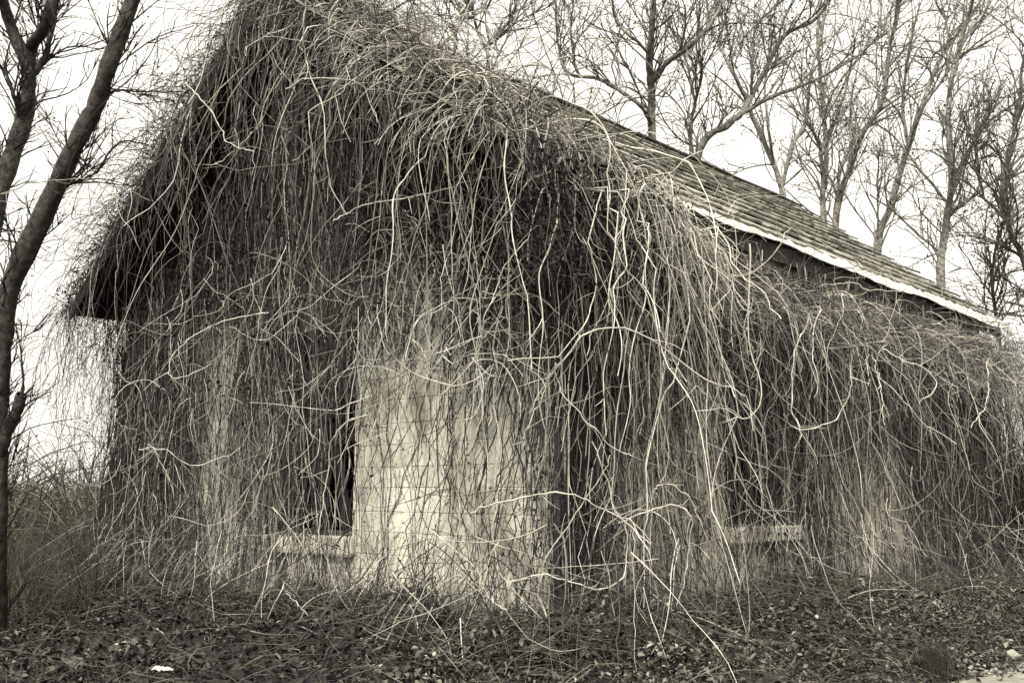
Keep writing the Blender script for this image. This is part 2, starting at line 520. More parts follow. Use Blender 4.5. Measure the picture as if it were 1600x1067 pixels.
swin = empty('window', (-0.1, (SWIN[0] + SWIN[1]) / 2, SWIN[2])); swin.parent = house
swin.location = Vector(swin.location) - house.location
tag(swin, 'dark window opening in the long wall with a thick stone sill')
y0, y1, z0, z1 = SWIN
boxo('window_jamb', -.19, -.08, y0 + .003, y0 + .08, z0 + .004, z1 - .004, swin, M_FRAME)
boxo('window_jamb', -.19, -.08, y1 - .08, y1 - .003, z0 + .004, z1 - .004, swin, M_FRAME)
boxo('window_head', -.188, -.082, y0 + .085, y1 - .085, z1 - .085, z1 - .004, swin, M_FRAME)
boxo('window_mullion', -.16, -.10, (y0 + y1) / 2 - .03, (y0 + y1) / 2 + .03, z0 + .05, z1 - .09, swin, M_FRAME)
boxo('window_rail', -.15, -.105, y0 + .085, (y0 + y1) / 2 - .035, z0 + .72, z0 + .77, swin, M_FRAME)
boxo('pane', -.13, -.126, y0 + .085, (y0 + y1) / 2 - .035, z0 + .775, z1 - .09, swin, M_GLASS, bev=0)
boxo('sill_stone', -.04, .11, y0 - .08, y1 + .06, z0 - .17, z0 - .008, swin, M_BLOCK, bev=.02, jit=.008)

corner_panel = empty('dark_corner_panel', (0, .35, SPAN[2])); corner_panel.parent = house  # dark boards stand in for a dark strip of the side wall
corner_panel.location = Vector(corner_panel.location) - house.location
tag(corner_panel, 'narrow dark panel standing in for the dark strip beside the house corner')
for i in range(3):
    ya = SPAN[0] + .004 + i * .182
    boxo('corner_panel_board', -.10 + .008 * (i % 2), -.06 + .008 * (i % 2), ya, ya + .176, SPAN[2] + .004, SPAN[3] - .004, corner_panel, M_WOOD)
way = empty('doorway', (0, (SDOOR[0] + SDOOR[1]) / 2, SDOOR[2])); way.parent = house
way.location = Vector(way.location) - house.location
tag(way, 'black open doorway near the far end of the long wall')
boxo('door_post', -.2, .03, SDOOR[1] - .13, SDOOR[1] - .004, SDOOR[2], SDOOR[3] - .13, way, M_FRAME)
boxo('door_post', -.2, .02, SDOOR[0] + .004, SDOOR[0] + .09, SDOOR[2], SDOOR[3] - .13, way, M_FRAME)
boxo('door_lintel', -.2, .04, SDOOR[0] + .004, SDOOR[1] - .004, SDOOR[3] - .126, SDOOR[3] - .004, way, M_FRAME)

# ------------------------------------------------------------------ roof
roof = empty('roof', (XR, L / 2, ZR)); roof.parent = house
roof.location = Vector(roof.location) - house.location
def slope_pt(h, y, side=1, lift=0.0):
    """h 0 at eave, 1 at ridge"""
    if side > 0:
        e = np.array([XE, 0, ZE]); n = np.array([(ZR - ZE), 0, (XE - XR)])
    else:
        e = np.array([XL, 0, ZL]); n = np.array([-(ZR - ZL), 0, (XR - XL)])
    n = n / np.linalg.norm(n)
    p = e + (np.array([XR, 0, ZR]) - e) * h + n * lift
    return (p[0], y, p[2])
def deck(side, name):
    V = [slope_pt(0, -G, side, -.03), slope_pt(1, -G, side, -.03), slope_pt(1, L + G, side, -.03), slope_pt(0, L + G, side, -.03),
         slope_pt(0, -G, side, -.10), slope_pt(1, -G, side, -.10), slope_pt(1, L + G, side, -.10), slope_pt(0, L + G, side, -.10)]
    F = [(0, 1, 2, 3), (7, 6, 5, 4), (0, 4, 5, 1), (1, 5, 6, 2), (2, 6, 7, 3), (3, 7, 4, 0)]
    if side > 0: F = [f[::-1] for f in F]
    link(name, np_mesh(name, V, F, smooth=False), roof, M_DECK)
deck(1, 'roof_deck'); deck(-1, 'roof_deck')
NC, NS = 11, 27
rb = random.Random(21)
shv = []
slen = math.hypot(XE - XR, ZR - ZE)
ang = math.atan2(ZR - ZE, XE - XR)          # pitch of the right slope
ch, cw = slen / NC, (L + 2 * G) / NS
for i in range(8):
    # one shingle: x runs up the slope, y along the eave; butt end thick and ragged, curled edges
    nx, ny = 3, 5
    V, r = [], random.Random(i)
    lift = [r.uniform(-0.002, 0.012) for _ in range(ny)]
    rag = [r.uniform(-0.018, 0.018) for _ in range(ny)]
    for lay in (0, 1):
        for a in range(nx):
            for b in range(ny):
                fx = a / (nx - 1)
                xx = -0.5 * ch - 0.03 + fx * (ch + 0.10) + (rag[b] if a == 0 else 0)
                yy = (b / (ny - 1) - 0.5) * cw * 0.985
                top = 0.040 * (1 - fx) + 0.006 + (lift[b] if a == 0 else lift[b] * .25 if a == 1 else 0)
                V.append((xx, yy, top if lay == 0 else top - 0.020 * (1 - fx) - 0.004))
    F = []
    o2 = nx * ny
    for a in range(nx - 1):
        for b in range(ny - 1):
            k = a * ny + b
            F.append((k, k + ny, k + ny + 1, k + 1)); F.append((o2 + k, o2 + k + 1, o2 + k + ny + 1, o2 + k + ny))
    for b in range(ny - 1):
        F.append((b, b + 1, o2 + b + 1, o2 + b))
    for a in range(nx - 1):
        k = a * ny; F.append((k, o2 + k, o2 + k + ny, k + ny))
        k = a * ny + ny - 1; F.append((k, k + ny, o2 + k + ny, o2 + k))
    shv.append(np_mesh('shingle', V, F, smooth=False))
for c in range(NC):
    for s in range(NS):
        h = (c + 0.5) / NC
        y = -G + (s + 0.5 + (0.5 if c % 2 else 0)) * cw + rb.uniform(-.02, .02)
        if y > L + G - cw * .3: y = -G + cw * 0.02
        p = slope_pt(h, y, 1, -.012)
        obj_at('shingle', rb.choice(shv), p, roof, M_SHING,
               (rb.uniform(-.012, .012), -ang, pi), (1, 1, rb.uniform(.8, 1.3)))
# left slope covering, one sheet (faces away)
V = [slope_pt(0, -G - .02, -1, .02), slope_pt(1, -G - .02, -1, .02), slope_pt(1, L + G, -1, .02), slope_pt(0, L + G, -1, .02)]
V += [slope_pt(0, -G - .02, -1, -.028), slope_pt(1, -G - .02, -1, -.028), slope_pt(1, L + G, -1, -.028), slope_pt(0, L + G, -1, -.028)]
link('roof_sheet', np_mesh('roof_sheet', V, [(0, 1, 2, 3), (7, 6, 5, 4), (0, 4, 5, 1), (1, 5, 6, 2), (2, 6, 7, 3), (3, 7, 4, 0)], smooth=False), roof, M_WOOD)
# ridge boards, uneven
yy = -G
while yy < L + G - .05:
    ln = min(rb.uniform(1.1, 1.9), L + G - yy)
    z_ = ZR + rb.uniform(.035, .06)
    for sd_ in (1, -1):
        aa = ang if sd_ > 0 else -math.atan2(ZR - ZL, XR - XL)
        me = box_mesh('ridge_board', .22, ln - .01, .03, .004, .004, seed=int(yy * 10))
        obj_at('ridge_board', me, (XR + sd_ * .085, yy + ln / 2, z_ - .055 + .002 * sd_), roof, M_WOOD, (rb.uniform(-.012, .012), aa, 0))
    yy += ln
# rake boards on the front
for side in (1, -1):
    V = [slope_pt(0, -G - .03, side, -.01), slope_pt(1, -G - .03, side, -.01), slope_pt(1, -G - .03, side, -.19), slope_pt(0, -G - .03, side, -.19),
         slope_pt(0, -G - .004, side, -.01), slope_pt(1, -G - .004, side, -.01), slope_pt(1, -G - .004, side, -.19), slope_pt(0, -G - .004, side, -.19)]
    F = [(0, 1, 2, 3), (7, 6, 5, 4), (0, 4, 5, 1), (1, 5, 6, 2), (2, 6, 7, 3), (3, 7, 4, 0)]
    link('rake_board', np_mesh('rake_board', V, F, smooth=False), roof, M_WOOD)
# fascia below the eave and the bent white edge strip over it
boxo('fascia_board', XE - .05, XE - .012, -G + .01, L + G - .01, ZE - .27, ZE - .075, roof, M_WOOD)
n = 90
ys = np.linspace(-.2, L + G - .02, n)
wv = .085 + .06 * sstep(2, 9, ys) + .03 * np.sin(ys * 2.3) * np.sin(ys * .9 + 1) + .006 * rng.standard_normal(n)
V = []
for y, a in zip(ys, wv):
    sag = .012 * sin(y * 1.7)
    V += [(XE - .06, y, ZE + .045 + sag), (XE + .035, y, ZE + .012 + sag), (XE + .052 + .3 * (a - .06), y, ZE + .005 - a + sag), (XE + .040 + .3 * (a - .06), y, ZE + .001 - a + sag)]
i = (np.arange(n - 1)[:, None] * 4 + np.arange(3)[None, :]).reshape(-1)
link('drip_edge', np_mesh('drip_edge', V, np.stack([i, i + 1, i + 5, i + 4], -1), smooth=False), roof, M_METAL)

# ------------------------------------------------------------------ vines: growth
def collide(p, d, mg):
    x, y, z = p[:, 0], p[:, 1], p[:, 2]
    rz = roof_z(x)
    # on the roof slab
    on = (x < XE + .02) & (x > XL) & (y > -G - .05) & (y < L + G) & (z < rz + .05) & (z > rz - .22)
    z = np.where(on, rz + .05, z)
    # walls
    ins = (x < mg) & (x > -W - mg) & (y > -mg) & (y < L + mg) & (z < rz - .2)
    dg = y + mg; ds = mg - x
    side = ins & (ds < dg); gab = ins & ~side
    x = np.where(side, mg, x); y = np.where(gab, -mg, y)
    # ground
    gz = ground_z(x, y) + .015
    low = z < gz
    z = np.where(low, gz, z)
    d = d.copy()
    d[:, 2] = np.where(low, np.maximum(d[:, 2], 0.0), d[:, 2])
    d[:, 0] = np.where(side, np.maximum(d[:, 0], 0), d[:, 0])
    d[:, 1] = np.where(gab, np.minimum(d[:, 1], 0), d[:, 1])
    return np.stack([x, y, z], 1), d

def grow(p, d, length, M, grav, nz_, kink, mg, hit=True, damp=0.0, curl=0.0):
    N = len(p)
    p = np.array(p, float); d = np.array(d, float); d /= np.linalg.norm(d, axis=1, keepdims=True)
    step = np.asarray(length)[:, None] / (M - 1)
    a = np.zeros((N, 3)); out = [p]
    g = np.asarray(grav) * (step[:, 0] / .1)
    sn = np.sqrt(step / .1)
    axs = rng.standard_normal((N, 3)); axs /= np.linalg.norm(axs, axis=1, keepdims=True)
    cr = rng.uniform(-1, 1, (N, 1)) * curl * (step / .1)
    dp = (1 - damp) ** (step / .1)
    for k in range(M - 1):
        d = d + np.cross(axs, d) * cr
        d[:, :2] *= dp
        a = .7 * a + nz_ * rng.standard_normal((N, 3)) * sn
        kk = (rng.random((N, 1)) < .2) * rng.standard_normal((N, 3)).clip(-1.3, 1.3) * kink * .8
        d = d + a + kk
        d[:, 2] -= g
        d /= np.linalg.norm(d, axis=1, keepdims=True) + 1e-9
        p = p + d * step
        if hit: p, d = collide(p, d, mg)
        out.append(p)
    return np.stack(out, 1)

def taper(N, M, r0, r1=.4):
    return np.asarray(r0)[:, None] * np.linspace(1, r1, M)[None, :] * (1 + .12 * rng.standard_normal((N, M)).clip(-1.5, 1.5) + .4 * (rng.random((N, M)) < .12))

def side_twigs(P, frac, ln=(.08, .35), M=6, r=.0028):
    """short laterals leaving the stems"""
    N, K, _ = P.shape
    n = int(N * frac)
    i = rng.integers(0, N, n); k = rng.integers(1, K - 1, n)
    p = P[i, k]; t = P[i, k + 1] - P[i, k - 1]
    t /= np.linalg.norm(t, axis=1, keepdims=True) + 1e-9
    d = t * .6 + rng.standard_normal((n, 3)) * .7
    Q = grow(p, d, rng.uniform(*ln, n), M, np.full(n, .05), .12, .3, .03)
    return Q, np.full(n, r)

class Vine:
    def __init__(s, name, loc, label):
        s.e = tag(empty(name, loc), label, 'vine', 'bare vines growing over the house')
        s.mass = []; s.n = 0
    def add(s, P, R, tone): s.mass.append((P, R, np.asarray(tone)))
    def parts(s, P, R, tone, sides=4):
        for i in range(len(P)):
            if s.n >= 300: break
            tubes('stem', P[i:i + 1], R[i:i + 1], tone[i:i + 1], s.e, M_STEM, sides)
            s.n += 1
    def finish(s, leaf=None):
        Vs, Fs, Ts, k = [], [], [], 0
        for P, R, t in s.mass:
            V, F = tube_arrays(P, R, 3)
            Vs.append(V); Fs.append(F + k); Ts.append(np.repeat(t, P.shape[1] * 3)); k += len(V)
        o = link('stem_tangle', np_mesh('stem_tangle', np.vstack(Vs), np.vstack(Fs), np.concatenate(Ts)), s.e, M_STEM)
        o['kind'] = 'stuff'
        if leaf is not None and len(leaf[0]):
            o = link('withered_leaves', leaf_mesh('withered_leaves', *leaf), s.e, M_LEAF)
            o['kind'] = 'stuff'

def leaf_mesh(name, pos, size, tone, flat=0.0, nrm=None):
    """folded little leaves, two quads each"""
    n = len(pos)
    if nrm is None: nrm = rng.standard_normal((n, 3))
    nrm = nrm + rng.standard_normal((n, 3)) * (1 - flat)
    nrm /= np.linalg.norm(nrm, axis=1, keepdims=True) + 1e-9
    a = np.cross(nrm, rng.standard_normal((n, 3))); a /= np.linalg.norm(a, axis=1, keepdims=True) + 1e-9
    b = np.cross(nrm, a)
    s = np.asarray(size)[:, None]
    wd = rng.uniform(.35, .6, (n, 1)); cu = rng.uniform(.05, .35, (n, 1))
    a = a * rng.uniform(.8, 1.7, (n, 1)); b = b * rng.uniform(.35, 1.0, (n, 1))
    v0 = pos - a * s * .55
    v1 = pos + a * s * .55 - nrm * s * cu * .6
    m0 = pos + nrm * s * cu * .2
    l1 = pos - a * s * .1 + b * s * wd + nrm * s * cu
    r1 = pos - a * s * .1 - b * s * wd + nrm * s * cu
    l2 = pos + a * s * .28 + b * s * wd * .7 + nrm * s * cu * .6
    r2 = pos + a * s * .28 - b * s * wd * .7 + nrm * s * cu * .6
    V = np.stack([v0, l1, l2, v1, r2, r1], 1).reshape(-1, 3)
    k = np.arange(n)[:, None] * 6
    F = np.concatenate([k + np.array([[0, 3, 2, 1]]), k + np.array([[0, 5, 4, 3]])], 0)
    return np_mesh(name, V, F, np.repeat(tone, 6))

def U(a, b, n): return rng.uniform(a, b, n)

gv = Vine('climbing_vine', (-4.2, -.4, 0), 'dense bare vine curtain covering the gable end of the house')
cv = Vine('climbing_vine', (.3, -.3, 0), 'pale tangled vine heaped over the roof corner and trailing to the ground')
sv_ = Vine('climbing_vine', (.4, 5.5, 0), 'bare vine curtain hanging along the long wall below the white eave edge')
lv = Vine('climbing_vine', (-8.5, -.6, 0), 'thin wispy vine trailing from the far left roof corner against the sky')

# --- wall-hugging curtain
GP = [(-2.74, -.85, -.1, 2.6, .10), (-.85, -.36, -.1, 2.3, .25), (-.40, .02, .0, 2.3, .10), (-6.3, -4.75, -.2, 3.0, .32), (-4.4, -2.7, .0, .46, .5), (-3.75, -2.70, .46, 2.9, .2), (-4.3, -3.75, .46, 2.5, .8)]
SP = [(2.55, 3.95, .5, 2.0, .7), (1.75, 2.55, -.4, 1.75, .15), (2.7, 4.1, -.4, .42, .25), (4.4, 7.4, -.6, 1.3, .25), (.65, 1.75, -.4, 1.5, .4)]
def curtain(N, wall, u0, u1, M=19, off=(.015, .22), r=(.003, .0078), tone=(.12, .62)):
    u = U(u0, u1, N)
    nc = max(4, int((u1 - u0) * 5)); cc = U(u0, u1, nc)
    u = np.where(rng.random(N) < .6, cc[rng.integers(0, nc, N)] + rng.standard_normal(N) * .06, u).clip(u0, u1)
    if wall == 'g': top = np.where(rng.random(N) < .55, np.minimum(roof_z(u) - .3, U(2.3, 3.8, N)), roof_z(u) - U(.2, 1.5, N))
    else: top = ZE - U(.2, 1.2, N)
    bot = np.where(rng.random(N) < .7, -.25, U(-.2, 1.8, N))
    rows = GP if wall == 'g' else SP
    for (a, b, z0, z1, keep) in rows:
        inside = (u > a + U(-.12, .12, N)) & (u < b + U(-.12, .12, N)) & (rng.random(N) > keep)
        bot = np.where(inside, np.maximum(bot, z1 + U(-.7, .6, N)), bot)
    ok = top - bot > .35
    u, top, bot = u[ok], top[ok], bot[ok]; N = len(u)
    t = np.linspace(0, 1, M)[None, :]
    z = top[:, None] + (bot - top)[:, None] * t
    ln = (top - bot)[:, None]
    wob = np.cumsum(rng.standard_normal((N, M)), 1) * .03 * np.sqrt(ln)
    lean = rng.standard_normal((N, 1)) * .12 * ln
    k = np.cumsum((rng.random((N, M)) < .09) * rng.standard_normal((N, M)) * .07, 1)
    uu = u[:, None] + wob + lean * t + k
    o = U(*off, N)[:, None] + np.cumsum(rng.standard_normal((N, M)), 1) * .008
    o = np.maximum(np.abs(o), .008)
    if wall == 'g':
        uu = np.where(uu > .05, .1 - uu, uu)
        P = np.stack([uu, -o, z], -1)
    else: P = np.stack([o, np.maximum(uu, -.05), z], -1)
    gz = ground_z(P[..., 0], P[..., 1])
    P[..., 2] = np.maximum(P[..., 2], gz + .005)
    return P, taper(N, M, U(*r, N), .6), np.where(rng.random(N) < .24, U(tone[1] - .1, min(1, tone[1] + .22), N), U(0, .32, N))

for (u0, u1, N, tn) in ((-W - .1, -4.4, 560, (.02, .6)), (-4.4, -2.7, 330, (.05, .65)), (-2.7, 0.05, 470, (.12, .66)), (-W, -4.6, 240, (.0, .4)), (-4.6, 0, 200, (.02, .5))):
    gv.add(*curtain(N, 'g', u0, u1, tone=tn))
def shade_stems(vn, wall, N, u0, u1):  # near-black stems added to paint deeper shade into the dense zones
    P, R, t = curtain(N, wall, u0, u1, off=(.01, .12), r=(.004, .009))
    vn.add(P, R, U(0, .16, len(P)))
for a_ in ((150, -W - .05, -6.3), (70, -4.75, -2.7), (70, -W, -4.7)): shade_stems(gv, 'g', *a_)
for a_ in ((60, .05, 1.75), (110, 2.55, 4.4), (170, 7.0, L)): shade_stems(sv_, 's', *a_)
for (u0, u1, N, tn) in ((0, 2.0, 280, (.02, .7)), (2.0, 6, 520, (.0, .62)), (6, L, 640, (.0, .5))):
    sv_.add(*curtain(N, 's', u0, u1, tone=tn))

# --- stems crossing over the wall in every direction, and dark rootlets clinging to the bare plaster
def wall_tangle(N, wall, u0, u1, z0, z1, tone, ln=(.3, 1.5), r=(.0025, .006), off=(.03, .3), M=14, down=.5):
    u, z, o = U(u0, u1, N), U(z0, z1, N), U(*off, N)
    p = np.stack([u, -o, z], 1) if wall == 'g' else np.stack([o, u, z], 1)
    d = rng.standard_normal((N, 3)); d[:, 1 if wall == 'g' else 0] *= .12; d[:, 2] -= down
    P = grow(p, d, U(*ln, N), M, U(.0, .12, N), .07, .4, o, damp=0, curl=.3)
    rz = roof_z(P[..., 0]) - .2
    P[..., 2] = np.minimum(P[..., 2], np.where(P[..., 1] < 0, rz, ZE - .3))
    return P, taper(N, M, U(*r, N), .45), U(*tone, N)
gv.add(*wall_tangle(460, 'g', -W, -2.7, .3, 3.6, (0, .55)))
gv.add(*wall_tangle(120, 'g', -2.7, -.1, 1.9, 3.6, (0, .3)))
gv.add(*wall_tangle(230, 'g', -W, -2.8, .2, 3.8, (.5, .95), off=(.1, .4)))
gv.add(*wall_tangle(150, 'g', -2.7, -.1, 1.8, 3.6, (.5, 1), off=(.1, .4)))
gv.add(*wall_tangle(120, 'g', -2.75, 0, -.1, 2.2, (0, .25), ln=(.3, 1.3), r=(.0018, .0045), off=(.006, .03), down=.9))
sv_.add(*wall_tangle(440, 's', 0, L, -.2, 2.9, (0, .5)))
sv_.add(*wall_tangle(260, 's', .3, L, .0, 2.6, (.45, .9), off=(.1, .4)))
sv_.add(*wall_tangle(100, 's', .6, 7, -.3, 1.3, (0, .25), r=(.0018, .0045), off=(.006, .03), down=.9))

# --- hanging stems from the rakes
def rake_start(s, jitter=.25):
    """s -1 at the left eave, 0 peak, 1 right eave"""
    N = len(s)
    x = np.where(s < 0, XR + s * (XR - XL), XR + s * (XE - XR))
    y = -G + U(-.05, jitter, N)
    return np.stack([x, y, roof_z(x) + .03 + U(0, .22, N) * np.where(s < -.1, .35, 1)], 1)

def hang_gable(N, s0, s1, ln, grav=(.12, .34), r=(.0026, .0060), tone=(.3, .95), M=24, mg=(.04, .55), nz_=.055, kink=.48, up=.3):
    s = U(s0, s1, N)
    p = rake_start(s)
    d = np.stack([rng.standard_normal(N) * .5, -U(.0, .55, N), U(-.7, up, N)], 1)
    l_ = U(*ln, N)
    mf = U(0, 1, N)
    gr = U(*grav, N); wild = rng.random(N) < .42
    gr = np.where(wild, gr * .3, gr); l_ = np.where(wild, l_ * .5, l_)
    P = grow(p, d, l_, M, gr, nz_, kink, mg[0] + (mg[1] - mg[0]) * mf, damp=.10, curl=.26)
    return P, taper(N, M, U(*r, N), .5), tone[0] + (tone[1] - tone[0]) * (.27 * U(0, 1, N) + .73 * mf ** 2.8)  # inner stems darker: older bark, plus shade of the tangle put into the tone

gv.add(*hang_gable(240, -.97, 0, (.6, 3.2), tone=(0, .5), r=(.0026, .0055)))
gv.add(*hang_gable(560, -.8, .35, (.6, 4.4), tone=(0, .85)))
gv.add(*hang_gable(420, 0, .75, (.8, 3.8), tone=(.05, .95)))
cv.add(*hang_gable(340, .5, 1.0, (.6, 2.1), tone=(.1, 1.0), mg=(.1, .8)))
# heap lying along the rakes (bulk above the roof edge)
def heap_rake(N, s0, s1, tone, bulk=.4):
    s = U(s0, s1, N)
    p = rake_start(s, .55); p[:, 2] += U(0, bulk, N) ** 1.5
    d = rng.standard_normal((N, 3)) * np.array([1, .8, .45])
    P = grow(p, d, U(.3, 1.3, N), 16, U(.05, .3, N), .13, .45, U(.1, .5, N), damp=.08, curl=.5)
    return P, taper(N, 16, U(.003, .007, N), .5), U(*tone, N)
gv.add(*heap_rake(380, -.95, -.3, (.0, .5), .10))
gv.add(*heap_rake(420, -.35, .15, (.05, .8), .42))
gv.add(*heap_rake(520, 0, .6, (.15, 1), .4))
cv.add(*heap_rake(520, .5, 1, (.4, 1), .4))
# heap over the right slope, thinning away from the gable
def heap_roof(N):
    h = U(0, 1, N) ** 1.0
    ymax = -.42 + 1.25 * (1 - h) ** 1.2
    y = -G + (ymax + G) * U(0, 1, N) ** 1.5
    p = np.array([slope_pt(a, b, 1, c) for a, b, c in zip(h, y, .03 + .15 * U(0, 1, N) ** 2 * (1 - (y + G) / (ymax + G) * .85))])
    d = rng.standard_normal((N, 3)) * np.array([1, .7, .15]) + np.array([.4, -.3, -.3])
    P = grow(p, d, U(.25, .95, N), 16, U(.05, .3, N), .13, .45, U(.1, .5, N), damp=.05, curl=.5)
    return P, taper(N, 16, U(.003, .0072, N), .5), U(.4, 1, N)
cv.add(*heap_roof(650))
# corner: over the eave near the gable, arching out and falling to the ground
def hang_eave(N, y0, y1, ln, out=(.2, 1.0), upz=(-.5, .3), z0=(.0, .2), tone=(.4, 1.0), grav=(.12, .32), mg=(.06, .6), M=24, r=(.0026, .0062), nz_=.055, kink=.48, xo=(-.3, .15), lat=.45):
    y = U(y0, y1, N)
    z_ = U(*z0, N); z_ = np.where(z_ > 0, z_ * (1 - sstep(-.3, .8, y)) - .5 * sstep(.3, 1.6, y), z_)
    p = np.stack([XE + U(*xo, N), y, ZE + z_], 1)
    d = np.stack([U(*out, N) * .8, rng.standard_normal(N) * lat, U(*upz, N) - .6 * sstep(.0, 1.0, y) * (z0[1] > 0)], 1)
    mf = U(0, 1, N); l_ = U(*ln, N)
    gr = U(*grav, N); wild = rng.random(N) < .42
    gr = np.where(wild, gr * .3, gr); l_ = np.where(wild, l_ * .5, l_)
    P = grow(p, d, l_, M, gr, nz_, kink, mg[0] + (mg[1] - mg[0]) * mf, damp=.10, curl=.22)
    return P, taper(N, M, U(*r, N), .5), tone[0] + (tone[1] - tone[0]) * (.27 * U(0, 1, N) + .73 * mf ** 2.8)  # tone falls towards the wall: older bark and painted shade inside the mass
cv.add(*hang_eave(340, -.7, 1.2, (.7, 2.4), tone=(.1, 1)))
cv.add(*hang_eave(200, .2, 1.7, (.6, 2.4), upz=(-.5, .2), z0=(0, .12), tone=(.1, 1)))
cv.add(*hang_eave(150, .0, 1.1, (2.6, 4.3), grav=(.18, .42), mg=(.05, .42), lat=.25, tone=(.1, 1)))
cv.add(*hang_gable(28, .85, 1.0, (2.6, 4.2), tone=(.2, 1), mg=(.2, .8)))
# long wall: mass bulging out below the white edge
sv_.add(*hang_eave(620, 2.0, L + .6, (.5, 2.3), out=(.2, .8), upz=(-.4, .2), z0=(-1.2, -.5), xo=(-.02, .1), tone=(.0, .85), mg=(.05, .45)))
sv_.add(*hang_eave(620, 2.4, L + .8, (.4, 1.3), out=(.1, .8), upz=(-.3, .25), z0=(-1.25, -.52), xo=(.0, .35), tone=(.15, .95), grav=(.08, .24), mg=(.12, .45), nz_=.13, kink=.55, lat=.9, M=18))
sv_.add(*hang_eave(90, 1.8, 8.5, (2.4, 4.2), out=(.2, .7), upz=(-.4, .2), z0=(-1.0, -.6), xo=(0, .15), tone=(.1, .8), mg=(.05, .5)))
sv_.add(*hang_eave(420, L - .8, L + 3.4, (.8, 3.2), out=(-.6, .8), upz=(-.4, .3), z0=(-1.3, -.1), xo=(-1.2, .4), tone=(.0, .95), mg=(.05, .45)))
# a few stems wandering up over the bare shingles
n = 22
y = U(1.6, 8.5, n)
p = np.stack([np.full(n, XE + .05), y, np.full(n, ZE - .15)], 1)
d = np.stack([-U(.2, .8, n), rng.standard_normal(n) * .8, U(.3, .9, n)], 1)
P = grow(p, d, U(.5, 1.8, n), 16, np.full(n, .03), .09, .3, np.full(n, .1))
sv_.add(P, taper(n, 16, U(.003, .005, n)), U(.4, .9, n))

# left corner wisps
def wisps(N):
    s = U(-1.02, -.35, N)
    p = rake_start(s, .8); p[:, 0] -= U(0, .15, N)
    d = np.stack([-U(-.5, .7, N), rng.standard_normal(N) * .7, U(-.6, .6, N)], 1)
    P = grow(p, d, U(.25, 1.1, N), 16, U(.06, .24, N), .12, .5, U(.05, .4, N), damp=.08, curl=.4)
    return P, taper(N, 16, U(.002, .004, N), .5), U(.0, .35, N)
lv.add(*wisps(380))
n = 200   # free hanging strands left of the wall
p = np.stack([XL + U(-.1, .55, n), U(-.9, .6, n), ZL + U(-.15, .05, n)], 1)
d = np.stack([rng.standard_normal(n) * .4, rng.standard_normal(n) * .4, -U(.2, 1, n)], 1)
P = grow(p, d, U(.8, 3.6, n), 26, U(.12, .3, n), .07, .5, U(.02, .3, n), damp=.1, curl=.2)
lv.add(P, taper(n, 26, U(.0022, .0048, n)), U(.02, .4, n))
Q, r_ = side_twigs(P, 5, (.08, .35))
lv.add(Q, taper(len(Q), 6, r_), U(0, .35, len(Q)))
P = wisps(400)[0]
Q, r_ = side_twigs(P, 3, (.08, .3)); lv.add(Q, taper(len(Q), 6, r_), U(0, .35, len(Q)))

# --- prominent stems, each a part of its own
P, R, t = hang_gable(110, -.6, .45, (1.5, 4.6), r=(.0045, .0085), tone=(.45, 1), mg=(.15, .7), M=40, kink=.55); gv.parts(P, R, t)
Q, r_ = side_twigs(P, 8); gv.add(Q, taper(len(Q), 6, r_), U(.2, .8, len(Q)))
P, R, t = hang_gable(45, .35, 1.0, (1.0, 2.5), r=(.005, .009), tone=(.6, 1.0), mg=(.2, .8), M=40, kink=.55); cv.parts(P, R, t)
Q, r_ = side_twigs(P, 8); cv.add(Q, taper(len(Q), 6, r_), U(.4, .95, len(Q)))
P, R, t = hang_eave(70, -.5, 1.4, (1.2, 4.0), r=(.005, .0092), tone=(.6, 1.0), mg=(.2, .8), M=40, kink=.55); cv.parts(P, R, t)
Q, r_ = side_twigs(P, 8); cv.add(Q, taper(len(Q), 6, r_), U(.4, .95, len(Q)))
P, R, t = hang_eave(80, 2.0, 9.5, (.8, 2.6), out=(.1, .8), upz=(-.4, .2), z0=(-1.1, -.6), xo=(0, .2), r=(.0045, .0085), tone=(.5, .95), mg=(.15, .6), M=40, kink=.55); sv_.parts(P, R, t)
Q, r_ = side_twigs(P, 8); sv_.add(Q, taper(len(Q), 6, r_), U(.25, .8, len(Q)))
P, R, t = wisps(60); lv.parts(P, R * 1.5, t)

